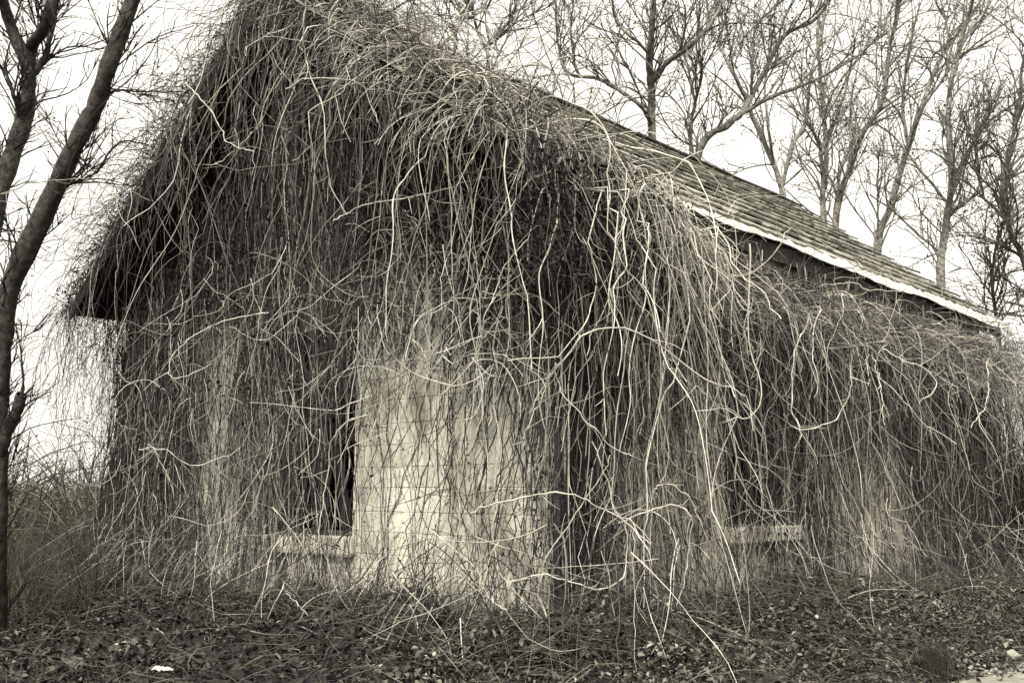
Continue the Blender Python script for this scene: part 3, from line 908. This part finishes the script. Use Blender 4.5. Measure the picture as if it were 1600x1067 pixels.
# --- stems with a course of their own (arches and loops), at measured places
HERO = [
 (cv, 6.9, .0095, [(826, 648), (846, 605), (880, 560), (926, 509), (1011, 513), (1102, 573), (1154, 594), (1175, 620), (1178, 660)]),
 (cv, 6.8, .010, [(868, 566), (864, 589), (880, 623), (922, 666), (958, 703), (975, 712)]),
 (cv, 6.9, .0095, [(1168, 380), (1166, 448), (1165, 527), (1184, 591), (1175, 630), (1154, 650), (1122, 634), (1102, 609), (1085, 590)]),
 (cv, 6.6, .0095, [(735, 803), (750, 795), (809, 777), (857, 775), (910, 792), (961, 818), (1000, 850)]),
 (cv, 6.6, .0095, [(795, 915), (803, 907), (848, 899), (884, 907), (916, 918), (940, 919), (967, 901), (979, 854), (972, 812)]),
 (cv, 6.7, .010, [(925, 690), (946, 750), (967, 806), (988, 821), (994, 869), (997, 970)]),
 (cv, 6.7, .009, [(965, 818), (979, 812), (1041, 792), (1071, 809), (1077, 836), (1068, 890), (1047, 955)]),
 (cv, 6.8, .008, [(1020, 770), (1030, 761), (1060, 768), (1085, 790), (1105, 830), (1120, 870)]),
 (sv_, 8.2, .0105, [(1262, 480), (1257, 512), (1236, 569), (1231, 647), (1247, 689), (1240, 720)]),
 (sv_, 8.2, .011, [(1330, 545), (1330, 565), (1330, 606), (1304, 644), (1274, 659), (1232, 658), (1215, 640)]),
 (sv_, 8.6, .010, [(1362, 550), (1366, 587), (1364, 659)]),
 (sv_, 9.0, .010, [(1545, 560), (1548, 600), (1540, 640), (1510, 672)]),
 (sv_, 9.0, .010, [(1380, 545), (1410, 560), (1440, 575), (1452, 600), (1430, 620)]),
 (gv, 9.6, .010, [(420, 490), (360, 501), (319, 520), (276, 552), (272, 584), (287, 592), (337, 569)]),
 (gv, 9.6, .0095, [(215, 703), (234, 704), (262, 708), (306, 730), (360, 713), (385, 700)]),
 (gv, 8.6, .0105, [(575, 648), (551, 655), (530, 673), (517, 701), (508, 751), (503, 800), (500, 850)]),
 (gv, 8.0, .009, [(440, 905), (451, 921), (481, 952), (525, 1004)]),
 (cv, 7.4, .0095, [(635, 560), (648, 525), (675, 490), (715, 474), (752, 480), (775, 505), (800, 545)]),
 (cv, 7.4, .009, [(730, 478), (748, 500), (760, 540), (775, 580)]),
 (gv, 8.2, .011, [(450, 140), (482, 124), (542, 124), (587, 142), (625, 139), (680, 135), (740, 150)]),
 (gv, 8.0, .010, [(520, 345), (539, 333), (576, 318), (644, 303), (718, 277), (760, 262)]),
 (gv, 8.0, .012, [(478, 0), (472, 60), (480, 110), (500, 160), (505, 230), (508, 280), (530, 330)]),
 (gv, 8.3, .010, [(290, 130), (320, 160), (345, 200), (350, 215), (370, 222), (394, 230)]),
 (gv, 9.5, .010, [(330, 260), (350, 250), (375, 230), (400, 210), (420, 190)]),
 (cv, 7.0, .010, [(690, 620), (740, 560), (757, 505), (770, 470), (790, 420), (830, 380)]),
 (cv, 6.7, .0095, [(815, 700), (830, 660), (850, 612), (866, 585)]),
 (cv, 6.6, .010, [(855, 965), (850, 930), (862, 890), (900, 830), (940, 770), (968, 720)]),
 (cv, 6.3, .0085, [(795, 950), (760, 925), (730, 880), (720, 840)]),
 (lv, 8.6, .0085, [(-20, 312), (0, 305), (60, 290), (140, 293), (190, 312), (230, 330)]),
]
for vn, dep, r0, pts in HERO:
    k = len(pts); dz = np.cumsum(rng.standard_normal(k)) * .06
    line = smooth_line([at(a, b, dep + c) for (a, b), c in zip(pts, dz)], 34)
    line += np.cumsum(rng.standard_normal((34, 3)), 0) * .007
    tn = np.array([.76 if vn is cv else .8 if vn is not lv else .6])
    r0 *= .62
    vn.parts(line[None], taper(1, 34, [r0], .65), tn)
    Q, r_ = side_twigs(line[None], 9, (.06, .4)); vn.add(Q, taper(len(Q), 6, r_ * 1.2), U(.5, .95, len(Q)))

# twiglets on the masses, and tangled stems sprawling at the foot of the walls
for vn, tn in ((gv, (.05, .6)), (cv, (.3, .9)), (sv_, (.1, .65))):
    for P, R, t in list(vn.mass)[:6]:
        Q, r_ = side_twigs(P, 1.0, (.05, .28), M=4, r=.0024); vn.add(Q, taper(len(Q), 4, r_), U(*tn, len(Q)))
def sprawl(N, wall):
    if wall == 'g': p = np.stack([U(-W, .2, N), -U(.05, .9, N), U(.0, .6, N)], 1); d = np.stack([rng.standard_normal(N) * .7, -U(.1, 1, N), -U(.2, 1.2, N)], 1)
    else: p = np.stack([U(.05, .9, N), U(-.4, L, N), U(-.2, .7, N)], 1); d = np.stack([U(.1, 1, N), rng.standard_normal(N) * .7, -U(.2, 1.2, N)], 1)
    P = grow(p, d, U(.5, 2.0, N), 16, U(.02, .12, N), .06, .25, np.full(N, .04))
    return P, taper(N, 16, U(.0022, .005, N)), U(0, 1, N) ** 2 * .9
gv.add(*sprawl(400, 'g')); 
def corner_sprawl(N):
    p = np.stack([U(-1.6, 1.3, N), U(-1.3, .6, N), U(.0, .7, N)], 1)
    p[:, 0] = np.where(p[:, 1] > -.1, np.abs(p[:, 0]) * .6 + .2, p[:, 0])
    d = np.stack([rng.standard_normal(N) * .6 + .25, rng.standard_normal(N) * .6 - .35, -U(.3, 1.4, N)], 1)
    P = grow(p, d, U(.5, 2.2, N), 18, U(.02, .12, N), .05, .35, np.full(N, .05), curl=.15)
    return P, taper(N, 18, U(.0024, .0054, N)), U(0, 1, N) ** 1.8
cv.add(*corner_sprawl(150)); sv_.add(*sprawl(340, 's'))
P, R, t = hang_eave(30, .0, 1.2, (3.4, 4.6), grav=(.15, .35), mg=(.2, .8), tone=(.35, .9)); cv.add(P, R, t)

# withered leaves caught in the curtain, near black to put shade between the stems
def wall_leaves(N, wall, zpow=.6):
    if wall == 'g':
        u = U(-W - .1, .1, N); z = -.1 + (roof_z(u) - .1) * U(0, 1, N) ** zpow
        rows = GP
    else:
        u = U(-.1, L, N); z = -.3 + (ZE - .1) * U(0, 1, N) ** zpow; rows = SP
    ok = np.ones(N, bool)
    for (a, b, z0, z1, keep) in rows:
        ok &= ~((u > a) & (u < b) & (z > z0) & (z < z1) & (rng.random(N) > keep * .35))
    # clumps
    c = np.sin(u * 3.1 + np.sin(z * 2.3) * 2) * np.sin(z * 1.9 + np.sin(u * 1.7) * 2)
    ok &= rng.random(N) < (.45 + .5 * c)
    u, z = u[ok], z[ok]; n = len(u)
    o = U(.01, .28, n)
    pos = np.stack([u, -o, z], 1) if wall == 'g' else np.stack([o, u, z], 1)
    return pos, U(.015, .05, n) * np.where(z > 2.0, 1, .75), U(0, .75, n) ** 1.3
def roof_leaves(N):
    s = U(-1, 1, N); p = rake_start(s, .8); p[:, 2] += U(-.35, .12, N); p[:, 1] -= U(0, .25, N)
    return p, U(.02, .05, N), U(0, .7, N)
a = wall_leaves(56000, 'g', .62); b = roof_leaves(9000)
gv.finish((np.vstack([a[0], b[0]]), np.concatenate([a[1], b[1]]), np.concatenate([a[2], b[2]])))
n = 3500
pp = np.stack([XE + U(.05, .55, n), U(-.8, 1.2, n), ZE + U(-1.2, -.15, n)], 1)
cv.finish((pp, U(.02, .05, n), U(0, .6, n)))
sv_.finish(wall_leaves(40000, 's', .75))
n = 5000
n = 1800
pp = np.stack([XL + U(-.2, .5, n), U(-.8, .9, n), ZL - 3.4 * U(0, 1, n) ** 1.2 + .2], 1)
s = U(-1, -.3, 3500); p2 = rake_start(s, .9); p2[:, 2] += U(-.1, .35, 3500); p2[:, 0] -= U(0, .3, 3500)
pp = np.vstack([pp, p2])
lv.finish((pp, U(.012, .026, len(pp)), U(0, .7, len(pp))))

# ------------------------------------------------------------------ trees
def tree(name, label, depth, limbs, tone=.4, base_dx=0.0, twig=1.0, leaves=400, dens=1.0, group='bare trees behind the house', ground=True, lean=0.0):
    """limbs: [(pixel path), width0, width1]; the first is the trunk, carried down to the ground"""
    sc = depth / FPX
    if 'behind' in group: tone = min(1, tone + .32)  # trees behind the house paler: haze put into the bark tone
    first = limbs[0][0]
    p0 = at(*first[0], depth)
    gz = float(ground_z(p0[0], p0[1])) - .1
    base = np.array([p0[0] - RT[0] * base_dx, p0[1] - RT[1] * base_dx, gz])
    e = tag(empty(name, tuple(base)), label, 'tree', group)
    allP, allR = [], []
    for i, (pts, w0, w1) in enumerate(limbs):
        k = len(pts)
        dz = np.cumsum(np.r_[0, rng.standard_normal(k - 1)]) * depth * .018
        if i > 0: dz += 0
        Q = [at(a, b, depth + c) for (a, b), c in zip(pts, dz)]
        rr = list(np.linspace(w0, w1, k) * sc / 2)
        if i == 0 and ground and p0[2] > gz + .3:
            Q = [base, base * .45 + p0 * .55 + RT * depth * .004] + Q
            rr = [rr[0] * 1.55, rr[0] * 1.12] + rr
        else:
            if i > 0:   # start on the trunk at the nearest point
                TP = np.vstack(allP); j = np.linalg.norm(TP - Q[0], axis=1).argmin()
                if np.linalg.norm(TP[j] - Q[0]) < depth * .12:
                    sh = TP[j] - Q[0]
                    Q = [q + sh * (1 - m / len(Q)) for m, q in enumerate(Q)]
        n = 14 + 4 * len(Q)
        line = smooth_line(Q, n)
        line[1:] += np.cumsum(rng.standard_normal((n - 1, 3)), 0) * depth * .00035
        r_ = np.interp(np.linspace(0, 1, n), np.linspace(0, 1, len(rr)), rr)
        r_ *= 1 + .06 * rng.standard_normal(n)
        allP.append(line); allR.append(r_)
        tubes('trunk' if i == 0 else 'limb', line[None], r_[None], [np.clip(tone + rng.uniform(-.08, .08), 0, 1)], e, M_BARK, 10 if w0 > 12 else 7)
    # branches, twigs
    PT = np.vstack(allP); RD = np.concatenate(allR)
    TG = np.vstack([np.gradient(q, axis=0) for q in allP]); TG /= np.linalg.norm(TG, axis=1, keepdims=True) + 1e-9
    # only where the tree is in the crown
    zmin = at(*first[0], depth)[2]
    okk = np.where(PT[:, 2] > zmin - depth * .01)[0]
    n1 = int((15 if 'behind' in group else 9) * len(limbs) * dens)
    sl = np.concatenate([np.linalg.norm(np.gradient(q, axis=0), axis=1) for q in allP])[okk]
    i = rng.choice(okk, n1, p=sl / sl.sum())
    d = TG[i] * .8 + rng.standard_normal((n1, 3)) * .5 + np.array([0, 0, .5])
    l1 = U(.035, .125, n1) * depth * twig
    B1 = grow(PT[i], d, l1, 9, np.full(n1, -.012), .07, .35, np.zeros(n1), hit=False)
    R1 = np.minimum(RD[i] * .55, .0011 * depth)
    def sub(B, R, n, lo, hi, M, zb=.2):
        N, K, _ = B.shape
        i = rng.integers(0, N, n); k = rng.integers(2, K - 1, n)
        t = B[i, k + 1] - B[i, k - 1]; t /= np.linalg.norm(t, axis=1, keepdims=True) + 1e-9
        d = t * .85 + rng.standard_normal((n, 3)) * .5 + np.array([0, 0, zb + .1])
        return grow(B[i, k], d, U(lo, hi, n) * depth * twig, M, np.full(n, -.01), .09, .4, np.zeros(n), hit=False), np.asarray(R)[i] * .6
    B2, R2 = sub(B1, R1, int(n1 * 4), .02, .05, 6)
    B3, R3 = sub(B2, R2, int(n1 * 6), .008, .022, 4)
    k = 0; Vs, Fs, Ts = [], [], []
    for B, R in ((B1, R1), (B2, np.maximum(R2, .00028 * depth)), (B3, np.full(len(B3), .00022 * depth))):
        V, F = tube_arrays(B, taper(len(B), B.shape[1], R, .4), 3)
        Vs.append(V); Fs.append(F + k); k += len(V); Ts.append(np.repeat(U(tone - .15, tone + .15, len(B)).clip(0, 1), B.shape[1] * 3))
    o = link('twigs', np_mesh('twigs', np.vstack(Vs), np.vstack(Fs), np.concatenate(Ts)), e, M_BARK); o['kind'] = 'stuff'
    if leaves:
        i = rng.integers(0, len(B3), leaves); pos = B3[i, -1] + rng.standard_normal((leaves, 3)) * .003 * depth
        o = link('withered_leaves', leaf_mesh('withered_leaves', pos, U(.0012, .0026, leaves) * depth, U(.2, .9, leaves)), e, M_LEAF); o['kind'] = 'stuff'
    return e

tree('bare_tree', 'thick dark trunk at the left edge leaning right with a sawn stub', 9.5, [
    ([(-10, 1000), (-8, 800), (-5, 600), (10, 460), (56, 350), (110, 232), (142, 165), (166, 90), (200, 0), (228, -70)], 37, 19),
    ([(-4, 710), (20, 655), (34, 610)], 18, 16),
    ([(95, 290), (122, 279), (152, 271)], 9, 2),
    ([(160, 120), (195, 118), (225, 130), (285, 140)], 4, 1.5),
    ([(120, 215), (160, 185), (200, 195), (235, 215)], 4, 1.5)], tone=.22, twig=.9, leaves=700, dens=2.8, group='bare trees left of the house')
tree('bare_tree', 'forked dark tree cut off by the top left corner', 11.5, [
    ([(-60, 560), (-30, 430), (5, 295), (36, 200), (46, 145), (45, 100), (20, 35), (2, -30)], 34, 15),
    ([(44, 110), (48, 70), (66, 40), (78, 0), (84, -40)], 20, 13),
    ([(58, 128), (80, 95), (86, 60), (92, 15), (96, -30)], 11, 6),
    ([(-10, 90), (5, 110), (20, 140), (34, 190)][::-1], 8, 3)], tone=.2, twig=.9, leaves=500, dens=2.6, group='bare trees left of the house')
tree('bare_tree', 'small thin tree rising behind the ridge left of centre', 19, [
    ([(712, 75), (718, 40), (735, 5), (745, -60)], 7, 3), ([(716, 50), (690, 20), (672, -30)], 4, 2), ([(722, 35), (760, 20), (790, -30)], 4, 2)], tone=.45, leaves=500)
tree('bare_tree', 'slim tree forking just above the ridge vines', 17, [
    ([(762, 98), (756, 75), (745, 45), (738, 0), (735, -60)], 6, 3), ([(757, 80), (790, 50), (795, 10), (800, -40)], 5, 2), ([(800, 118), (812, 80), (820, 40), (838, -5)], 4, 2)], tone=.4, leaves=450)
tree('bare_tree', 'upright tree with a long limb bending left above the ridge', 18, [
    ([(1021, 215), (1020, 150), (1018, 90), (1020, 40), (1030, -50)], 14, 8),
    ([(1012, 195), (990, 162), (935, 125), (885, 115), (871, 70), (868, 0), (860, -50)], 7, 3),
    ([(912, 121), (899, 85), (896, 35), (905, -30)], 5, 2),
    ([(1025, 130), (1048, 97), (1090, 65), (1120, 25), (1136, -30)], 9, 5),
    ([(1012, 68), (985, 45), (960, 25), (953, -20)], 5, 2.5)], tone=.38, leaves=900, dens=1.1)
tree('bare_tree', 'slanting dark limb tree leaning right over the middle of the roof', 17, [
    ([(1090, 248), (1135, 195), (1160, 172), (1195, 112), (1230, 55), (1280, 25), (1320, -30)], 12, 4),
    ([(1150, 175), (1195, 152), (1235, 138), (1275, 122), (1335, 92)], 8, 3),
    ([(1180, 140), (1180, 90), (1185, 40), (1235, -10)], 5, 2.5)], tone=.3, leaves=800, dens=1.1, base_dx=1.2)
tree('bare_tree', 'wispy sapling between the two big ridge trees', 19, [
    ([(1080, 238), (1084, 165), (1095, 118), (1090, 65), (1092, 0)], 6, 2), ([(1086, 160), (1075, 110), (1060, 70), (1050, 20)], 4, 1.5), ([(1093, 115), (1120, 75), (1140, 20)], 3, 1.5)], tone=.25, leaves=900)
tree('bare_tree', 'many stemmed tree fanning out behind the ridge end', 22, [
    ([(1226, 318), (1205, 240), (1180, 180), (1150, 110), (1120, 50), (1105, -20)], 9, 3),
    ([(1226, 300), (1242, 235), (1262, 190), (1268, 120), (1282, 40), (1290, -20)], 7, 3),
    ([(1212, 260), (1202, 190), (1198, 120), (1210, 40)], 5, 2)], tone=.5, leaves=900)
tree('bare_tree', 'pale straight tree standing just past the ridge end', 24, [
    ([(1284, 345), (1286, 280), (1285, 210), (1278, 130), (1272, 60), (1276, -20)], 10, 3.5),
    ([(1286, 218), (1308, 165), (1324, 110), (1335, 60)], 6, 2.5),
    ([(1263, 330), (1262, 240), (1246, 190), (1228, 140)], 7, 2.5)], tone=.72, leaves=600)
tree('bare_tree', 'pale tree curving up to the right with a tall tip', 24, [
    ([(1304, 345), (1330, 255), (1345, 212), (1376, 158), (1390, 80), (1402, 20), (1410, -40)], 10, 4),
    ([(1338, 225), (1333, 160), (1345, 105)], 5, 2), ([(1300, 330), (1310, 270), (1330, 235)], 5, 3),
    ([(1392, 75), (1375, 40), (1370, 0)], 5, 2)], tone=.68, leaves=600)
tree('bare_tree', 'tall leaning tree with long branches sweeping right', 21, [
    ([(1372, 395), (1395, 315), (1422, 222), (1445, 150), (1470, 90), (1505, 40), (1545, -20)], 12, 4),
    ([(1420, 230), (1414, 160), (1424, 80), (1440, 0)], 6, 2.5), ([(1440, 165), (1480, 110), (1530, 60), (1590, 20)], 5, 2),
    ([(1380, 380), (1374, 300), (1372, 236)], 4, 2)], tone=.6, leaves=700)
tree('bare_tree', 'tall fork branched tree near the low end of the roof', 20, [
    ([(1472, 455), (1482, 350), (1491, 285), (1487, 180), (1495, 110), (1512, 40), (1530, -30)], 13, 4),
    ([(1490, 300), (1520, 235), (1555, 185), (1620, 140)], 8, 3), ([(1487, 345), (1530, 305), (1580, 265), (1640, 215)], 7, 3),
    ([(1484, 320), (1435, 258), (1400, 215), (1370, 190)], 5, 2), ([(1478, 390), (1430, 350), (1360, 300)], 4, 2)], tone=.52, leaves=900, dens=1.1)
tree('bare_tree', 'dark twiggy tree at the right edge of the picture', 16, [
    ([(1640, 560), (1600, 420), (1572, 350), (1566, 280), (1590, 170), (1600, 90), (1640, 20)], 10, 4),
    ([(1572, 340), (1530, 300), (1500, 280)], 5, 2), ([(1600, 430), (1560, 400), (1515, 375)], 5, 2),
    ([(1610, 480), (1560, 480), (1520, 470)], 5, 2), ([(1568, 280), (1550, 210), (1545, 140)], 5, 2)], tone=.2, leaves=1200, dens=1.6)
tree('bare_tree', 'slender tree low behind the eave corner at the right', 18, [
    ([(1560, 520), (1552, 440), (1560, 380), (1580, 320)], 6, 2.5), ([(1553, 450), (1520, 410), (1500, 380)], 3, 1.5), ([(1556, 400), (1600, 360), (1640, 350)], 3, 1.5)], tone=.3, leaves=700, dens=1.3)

# ------------------------------------------------------------------ undergrowth left and right of the house
def brush(name, label, N, xr, yr, hgt, tone, lat=.35, cat='undergrowth', r=(.004, .009), leaves=6000, M=6):
    x, y = U(*xr, N), U(*yr, N)
    p = np.stack([x, y, ground_z(x, y) - .03], 1)
    d = np.stack([rng.standard_normal(N) * lat, rng.standard_normal(N) * lat, np.ones(N)], 1)
    P = grow(p, d, U(*hgt, N), M, U(.0, .05, N), .07, .3, np.zeros(N), hit=False)
    V, F = tube_arrays(P, taper(N, M, U(*r, N), .35), 3)
    o = link(name, np_mesh(name, V, F, np.repeat(U(*tone, N), M * 3)), None, M_DRY)
    tag(o, label, cat, kind='stuff')
    return P
P = brush('dry_brush', 'tall dry weeds and brambles left of the house', 4200, (-17, -8.9), (-5.5, 6), (.3, 1.3), (0, .6))
def fan_brush(name, label, N, px, tr, hgt, tone, r, lat=.45, M=6):
    a, t = U(*px, N), U(*tr, N)
    dirv = FW[None, :2] + RT[None, :2] * ((a - 800) / FPX)[:, None]
    x, y = CAM[0] + dirv[:, 0] * t, CAM[1] + dirv[:, 1] * t
    p = np.stack([x, y, ground_z(x, y) - .03], 1)
    d = np.stack([rng.standard_normal(N) * lat, rng.standard_normal(N) * lat, np.ones(N)], 1)
    hv = .65 + .35 * np.sin(a * .045 + np.sin(t) * .6)
    P = grow(p, d, U(*hgt, N) * hv, M, U(.0, .05, N), .07, .3, np.zeros(N), hit=False)
    V, F = tube_arrays(P, taper(N, M, U(*r, N), .35), 3)
    o = link(name, np_mesh(name, V, F, np.repeat(U(*tone, N), M * 3)), None, M_DRY)
    tag(o, label, 'undergrowth', kind='stuff')
fan_brush('far_brush', 'far off scrub beyond the field on the left', 5200, (-250, 230), (20, 45), (1.8, 4.6), (.0, .8), (.012, .03), lat=.6)
fan_brush('rear_brush', 'dark weeds beyond the far end of the long wall', 1800, (1520, 1760), (17.5, 26), (1.0, 4.2), (0, .45), (.006, .014))
fan_brush('end_brush', 'dark upright thicket closing the gap past the house end', 2300, (1540, 1700), (15.9, 17.4), (2.4, 4.6), (0, .4), (.006, .013), lat=.14, M=7)
fan_brush('near_brush', 'dry tangled weeds at the left edge below the trees', 3200, (-120, 175), (10.5, 15), (.3, 1.25), (.0, .65), (.003, .007))

# ------------------------------------------------------------------ ground cover
def cover(name, label, N, xr, yr, size, tpow, tmax, maxh, cond=None, flat=.45):
    x, y = U(*xr, N), U(*yr, N)
    ok = ~((x > -W) & (x < 0) & (y > 0) & (y < L))
    if cond is not None: ok &= cond(x, y)
    x, y = x[ok], y[ok]; n = len(x)
    cl_ = .5 + .5 * np.sin(x * 4.3 + 2 * np.sin(y * 1.9)) * np.sin(y * 3.7 + 2 * np.sin(x * 2.3))
    z = ground_z(x, y) + U(0, 1, n) * maxh * (.3 + .7 * cl_) * (1 - .85 * sstep(1.7, 2.3, x)) + .01
    up = np.zeros((n, 3)); up[:, 2] = 1
    t = (U(0, 1, n) ** tpow) * tmax * (.65 + .35 * cl_)
    hi = rng.random(n) < .012; t = np.where(hi, U(.8, 1, n), t)
    o = link(name, leaf_mesh(name, np.stack([x, y, z], 1), U(*size, n), t, flat, up), None, M_GLEAF)
    tag(o, label, 'ground cover', kind='stuff')
cover('leaf_litter', 'dark dead leaves and ivy in front of the gable', 34000, (-9.5, 2.2), (-4.6, .0), (.010, .065), 1.9, 1.0, .18, flat=.2)
cover('ivy_bank', 'low ivy and leaf bank beside the long wall', 52000, (.0, 2.75), (-2.5, 10.5), (.014, .05), .42, 1.0, .26, lambda x, y: x < 2.30 + .14 * np.sin(y * 2.7) + .1 * rng.standard_normal(len(x)))
cover('stray_leaves', 'loose leaves scattered along the path edge', 500, (2.5, 4.2), (-2, 9), (.02, .045), 1.2, .7, .01)

def ground_twigs(name, label, N, xr, yr, tone, ln=(.06, .5), r=(.0012, .0032), lift=.14):
    x, y = U(*xr, N), U(*yr, N)
    ok = ~((x > -W) & (x < .05) & (y > -.05) & (y < L)); x, y = x[ok], y[ok]; N = len(x)
    p = np.stack([x, y, ground_z(x, y) + U(0, lift, N)], 1)
    d = rng.standard_normal((N, 3)) * np.array([1, 1, .45])
    P = grow(p, d, U(*ln, N), 5, U(-.02, .12, N), .06, .3, np.full(N, .03), damp=0, curl=.2)
    V, F = tube_arrays(P, taper(N, 5, U(*r, N), .4), 3)
    o = link(name, np_mesh(name, V, F, np.repeat(U(0, 1, N) ** 2.0 * (tone[1] - tone[0]) + tone[0], 15)), None, M_DRY)
    tag(o, label, 'ground cover', kind='stuff')
ground_twigs('dead_grass', 'dead grass blades and twig bits over the soil in front of the gable', 7000, (-9.5, 2.4), (-4.4, .0), (.0, 1.0), lift=.2)
ground_twigs('bank_grass', 'dead grass and twig bits on the bank beside the long wall', 5000, (.05, 2.3), (-2, 10), (.1, 1.0), ln=(.05, .3), lift=.25)

ground_twigs('wall_foot_tangle', 'broken stems and twigs piled along the foot of the gable wall', 1500, (-8.4, 1.0), (-1.1, -.05), (.0, 1.0), ln=(.2, .8), r=(.0018, .0040), lift=.26)
ground_twigs('wall_foot_tangle', 'broken stems and twigs piled along the foot of the long wall', 1500, (.06, 1.0), (-.8, 10.2), (.0, .9), ln=(.2, .7), r=(.0018, .0040), lift=.24)

def grass_clump(name, label, x, y, n, h, spread, tone):
    z = float(ground_z(x, y))
    p = np.stack([x + rng.standard_normal(n) * spread, y + rng.standard_normal(n) * spread, np.full(n, z - .02)], 1)
    d = np.stack([rng.standard_normal(n) * .33, rng.standard_normal(n) * .33, np.ones(n)], 1)
    P = grow(p, d, U(h * .5, h, n), 8, U(.02, .08, n), .03, .05, np.zeros(n), hit=False)
    V, F = tube_arrays(P, taper(n, 8, np.full(n, .0035), .2), 3)
    o = link(name, np_mesh(name, V, F, np.repeat(U(*tone, n), 24)), None, M_DRY)
    return tag(o, label, 'plant')
grass_clump('grass_clump', 'dark grass clump on the bank near the path', 2.1, 2.1, 260, .34, .07, (0, .25))


def broad_plant(label, x, y, n, s):
    e = tag(empty('broad_leaf_plant', (x, y, float(ground_z(x, y)))), label, 'plant', 'broad leaved weeds')
    for i in range(n):
        a = 2 * pi * i / n + rng.uniform(-.3, .3); r = s * rng.uniform(.3, .9); ln = s * rng.uniform(.5, .9)
        c = np.array([x + cos(a) * r, y + sin(a) * r, float(ground_z(x, y)) + s * rng.uniform(.35, .75)])
        f = np.array([cos(a), sin(a), rng.uniform(-.4, .2)]); sd2 = np.array([-sin(a), cos(a), rng.uniform(-.2, .2)])
        pts = []
        for u_ in np.linspace(-.5, .5, 6):
            wd = ln * .36 * math.sqrt(max(0, 1 - (2 * u_ + .15) ** 2)) + .004
            dn = np.array([0, 0, -ln * .5 * (u_ + .3) ** 2])
            pts += [c + f * ln * u_ - sd2 * wd + dn + np.array([0, 0, .02]), c + f * ln * u_ + dn, c + f * ln * u_ + sd2 * wd + dn + np.array([0, 0, .02])]
        F = []
        for k in range(5):
            F += [(3 * k, 3 * k + 1, 3 * k + 4, 3 * k + 3), (3 * k + 1, 3 * k + 2, 3 * k + 5, 3 * k + 4)]
        link('leaf', np_mesh('leaf', pts, F, np.full(18, rng.uniform(.45, .75))), e, M_GLEAF)
        st = smooth_line([(x, y, float(ground_z(x, y))), tuple((np.array([x, y, c[2]]) + c) / 2), tuple(c - f * ln * .5)], 6)
        tubes('stalk', st[None], np.full((1, 6), .005), [.4], e, M_GLEAF, 4)
broad_plant('broad leaved weed in the lower left corner', -2.55, -2.75, 6, .26)
broad_plant('broad leaved weed beside the grey flat stone', -2.95, -2.1, 5, .2)
broad_plant('small broad leaved weed under the corner vines', .55, -.75, 6, .16)

# stones, rubble, litter, sticks
def rock(name, label, loc, s, seed, mat=M_STONE, cat='stone', group=None):
    import bmesh
    bm = bmesh.new(); bmesh.ops.create_icosphere(bm, subdivisions=3, radius=1)
    r = np.random.default_rng(seed); ks = r.normal(size=(5, 3)) * 1.6; ph = r.uniform(0, 6, 5)
    pl = r.normal(size=(7, 3)); pl /= np.linalg.norm(pl, axis=1, keepdims=True)
    for v in bm.verts:
        c = np.array(v.co)
        for q in pl:
            dd = c @ q
            if dd > .72: c = c - q * (dd - .72)
        c = c * (1 + .05 * sum(np.sin(ks[i] @ c * 2 + ph[i]) for i in range(5)))
        v.co = Vector((c[0] * s[0], c[1] * s[1], c[2] * s[2]))
    me = bpy.data.meshes.new(name); bm.to_mesh(me); bm.free(); me.materials.append(mat)
    o = bpy.data.objects.new(name, me); COL.objects.link(o)
    o.location = (loc[0], loc[1], float(ground_z(loc[0], loc[1])) + loc[2]); o.rotation_euler = (r.uniform(-.2, .2), r.uniform(-.2, .2), r.uniform(0, 6))
    return tag(o, label, cat, group)
rock('fallen_stone', 'grey flat stone half buried among leaves at lower left', (-3.2, -2.0, .05), (.13, .10, .08), 1)
rock('fallen_stone', 'rounded pale stone at the wall foot below the bare plaster', (-1.15, -.45, .05), (.10, .09, .08), 2)
rock('fallen_stone', 'squat stone at the wall foot left of the rounded pale stone', (-1.75, -.35, .04), (.14, .10, .07), 3)
rock('fallen_stone', 'small stone lying on the bank by the path', (2.3, 3.4, .03), (.07, .06, .05), 5)

def paper(label, x, y, s):
    n = 9
    gx, gy = np.meshgrid(np.linspace(-1, 1, n), np.linspace(-1, 1, n), indexing='ij')
    r = np.random.default_rng(9)
    z = .12 * np.abs(np.sin(2.3 * gx + 1.2 * gy)) + .10 * np.abs(np.cos(3.1 * gy - gx)) + .04 * r.standard_normal((n, n))
    V = np.stack([x + gx * s * (1 - .2 * gy ** 2), y + gy * s * .6 * (1 - .3 * gx ** 2) + .2 * s * gx, ground_z(x, y) + .10 + z * s * 1.2], -1).reshape(-1, 3)
    i = (np.arange(n - 1)[:, None] * n + np.arange(n - 1)[None, :]).reshape(-1)
    o = link('paper_scrap', np_mesh('paper_scrap', V, np.stack([i, i + n, i + n + 1, i + 1], -1), smooth=False), None, M_PAPER)
    md = o.modifiers.new('thick', 'SOLIDIFY'); md.thickness = .003
    tag(o, label, 'litter')
paper('crumpled white paper scrap lying on the leaf litter at lower left', -1.72, -2.38, .085)

def stick(label, a, b, r, tone=.6):
    a = np.array(a, float); b = np.array(b, float)
    a[2] += float(ground_z(a[0], a[1])); b[2] += float(ground_z(b[0], b[1]))
    m = (a + b) / 2 + rng.standard_normal(3) * .04
    line = smooth_line([a, m, b], 14)
    o = tubes('fallen_branch', line[None], np.linspace(r, r * .5, 14)[None], [tone], None, M_STEM, 6)
    tag(o, label, 'branch', 'fallen branches')
stick('fallen branch leaning on the wall foot below the gable window', (-2.3, -.5, .02), (-1.2, -.2, .3), .018, .35)
stick('pale crooked branch on the ivy bank below the long wall', (.9, 3.0, .12), (1.3, 3.9, .22), .008, .6)
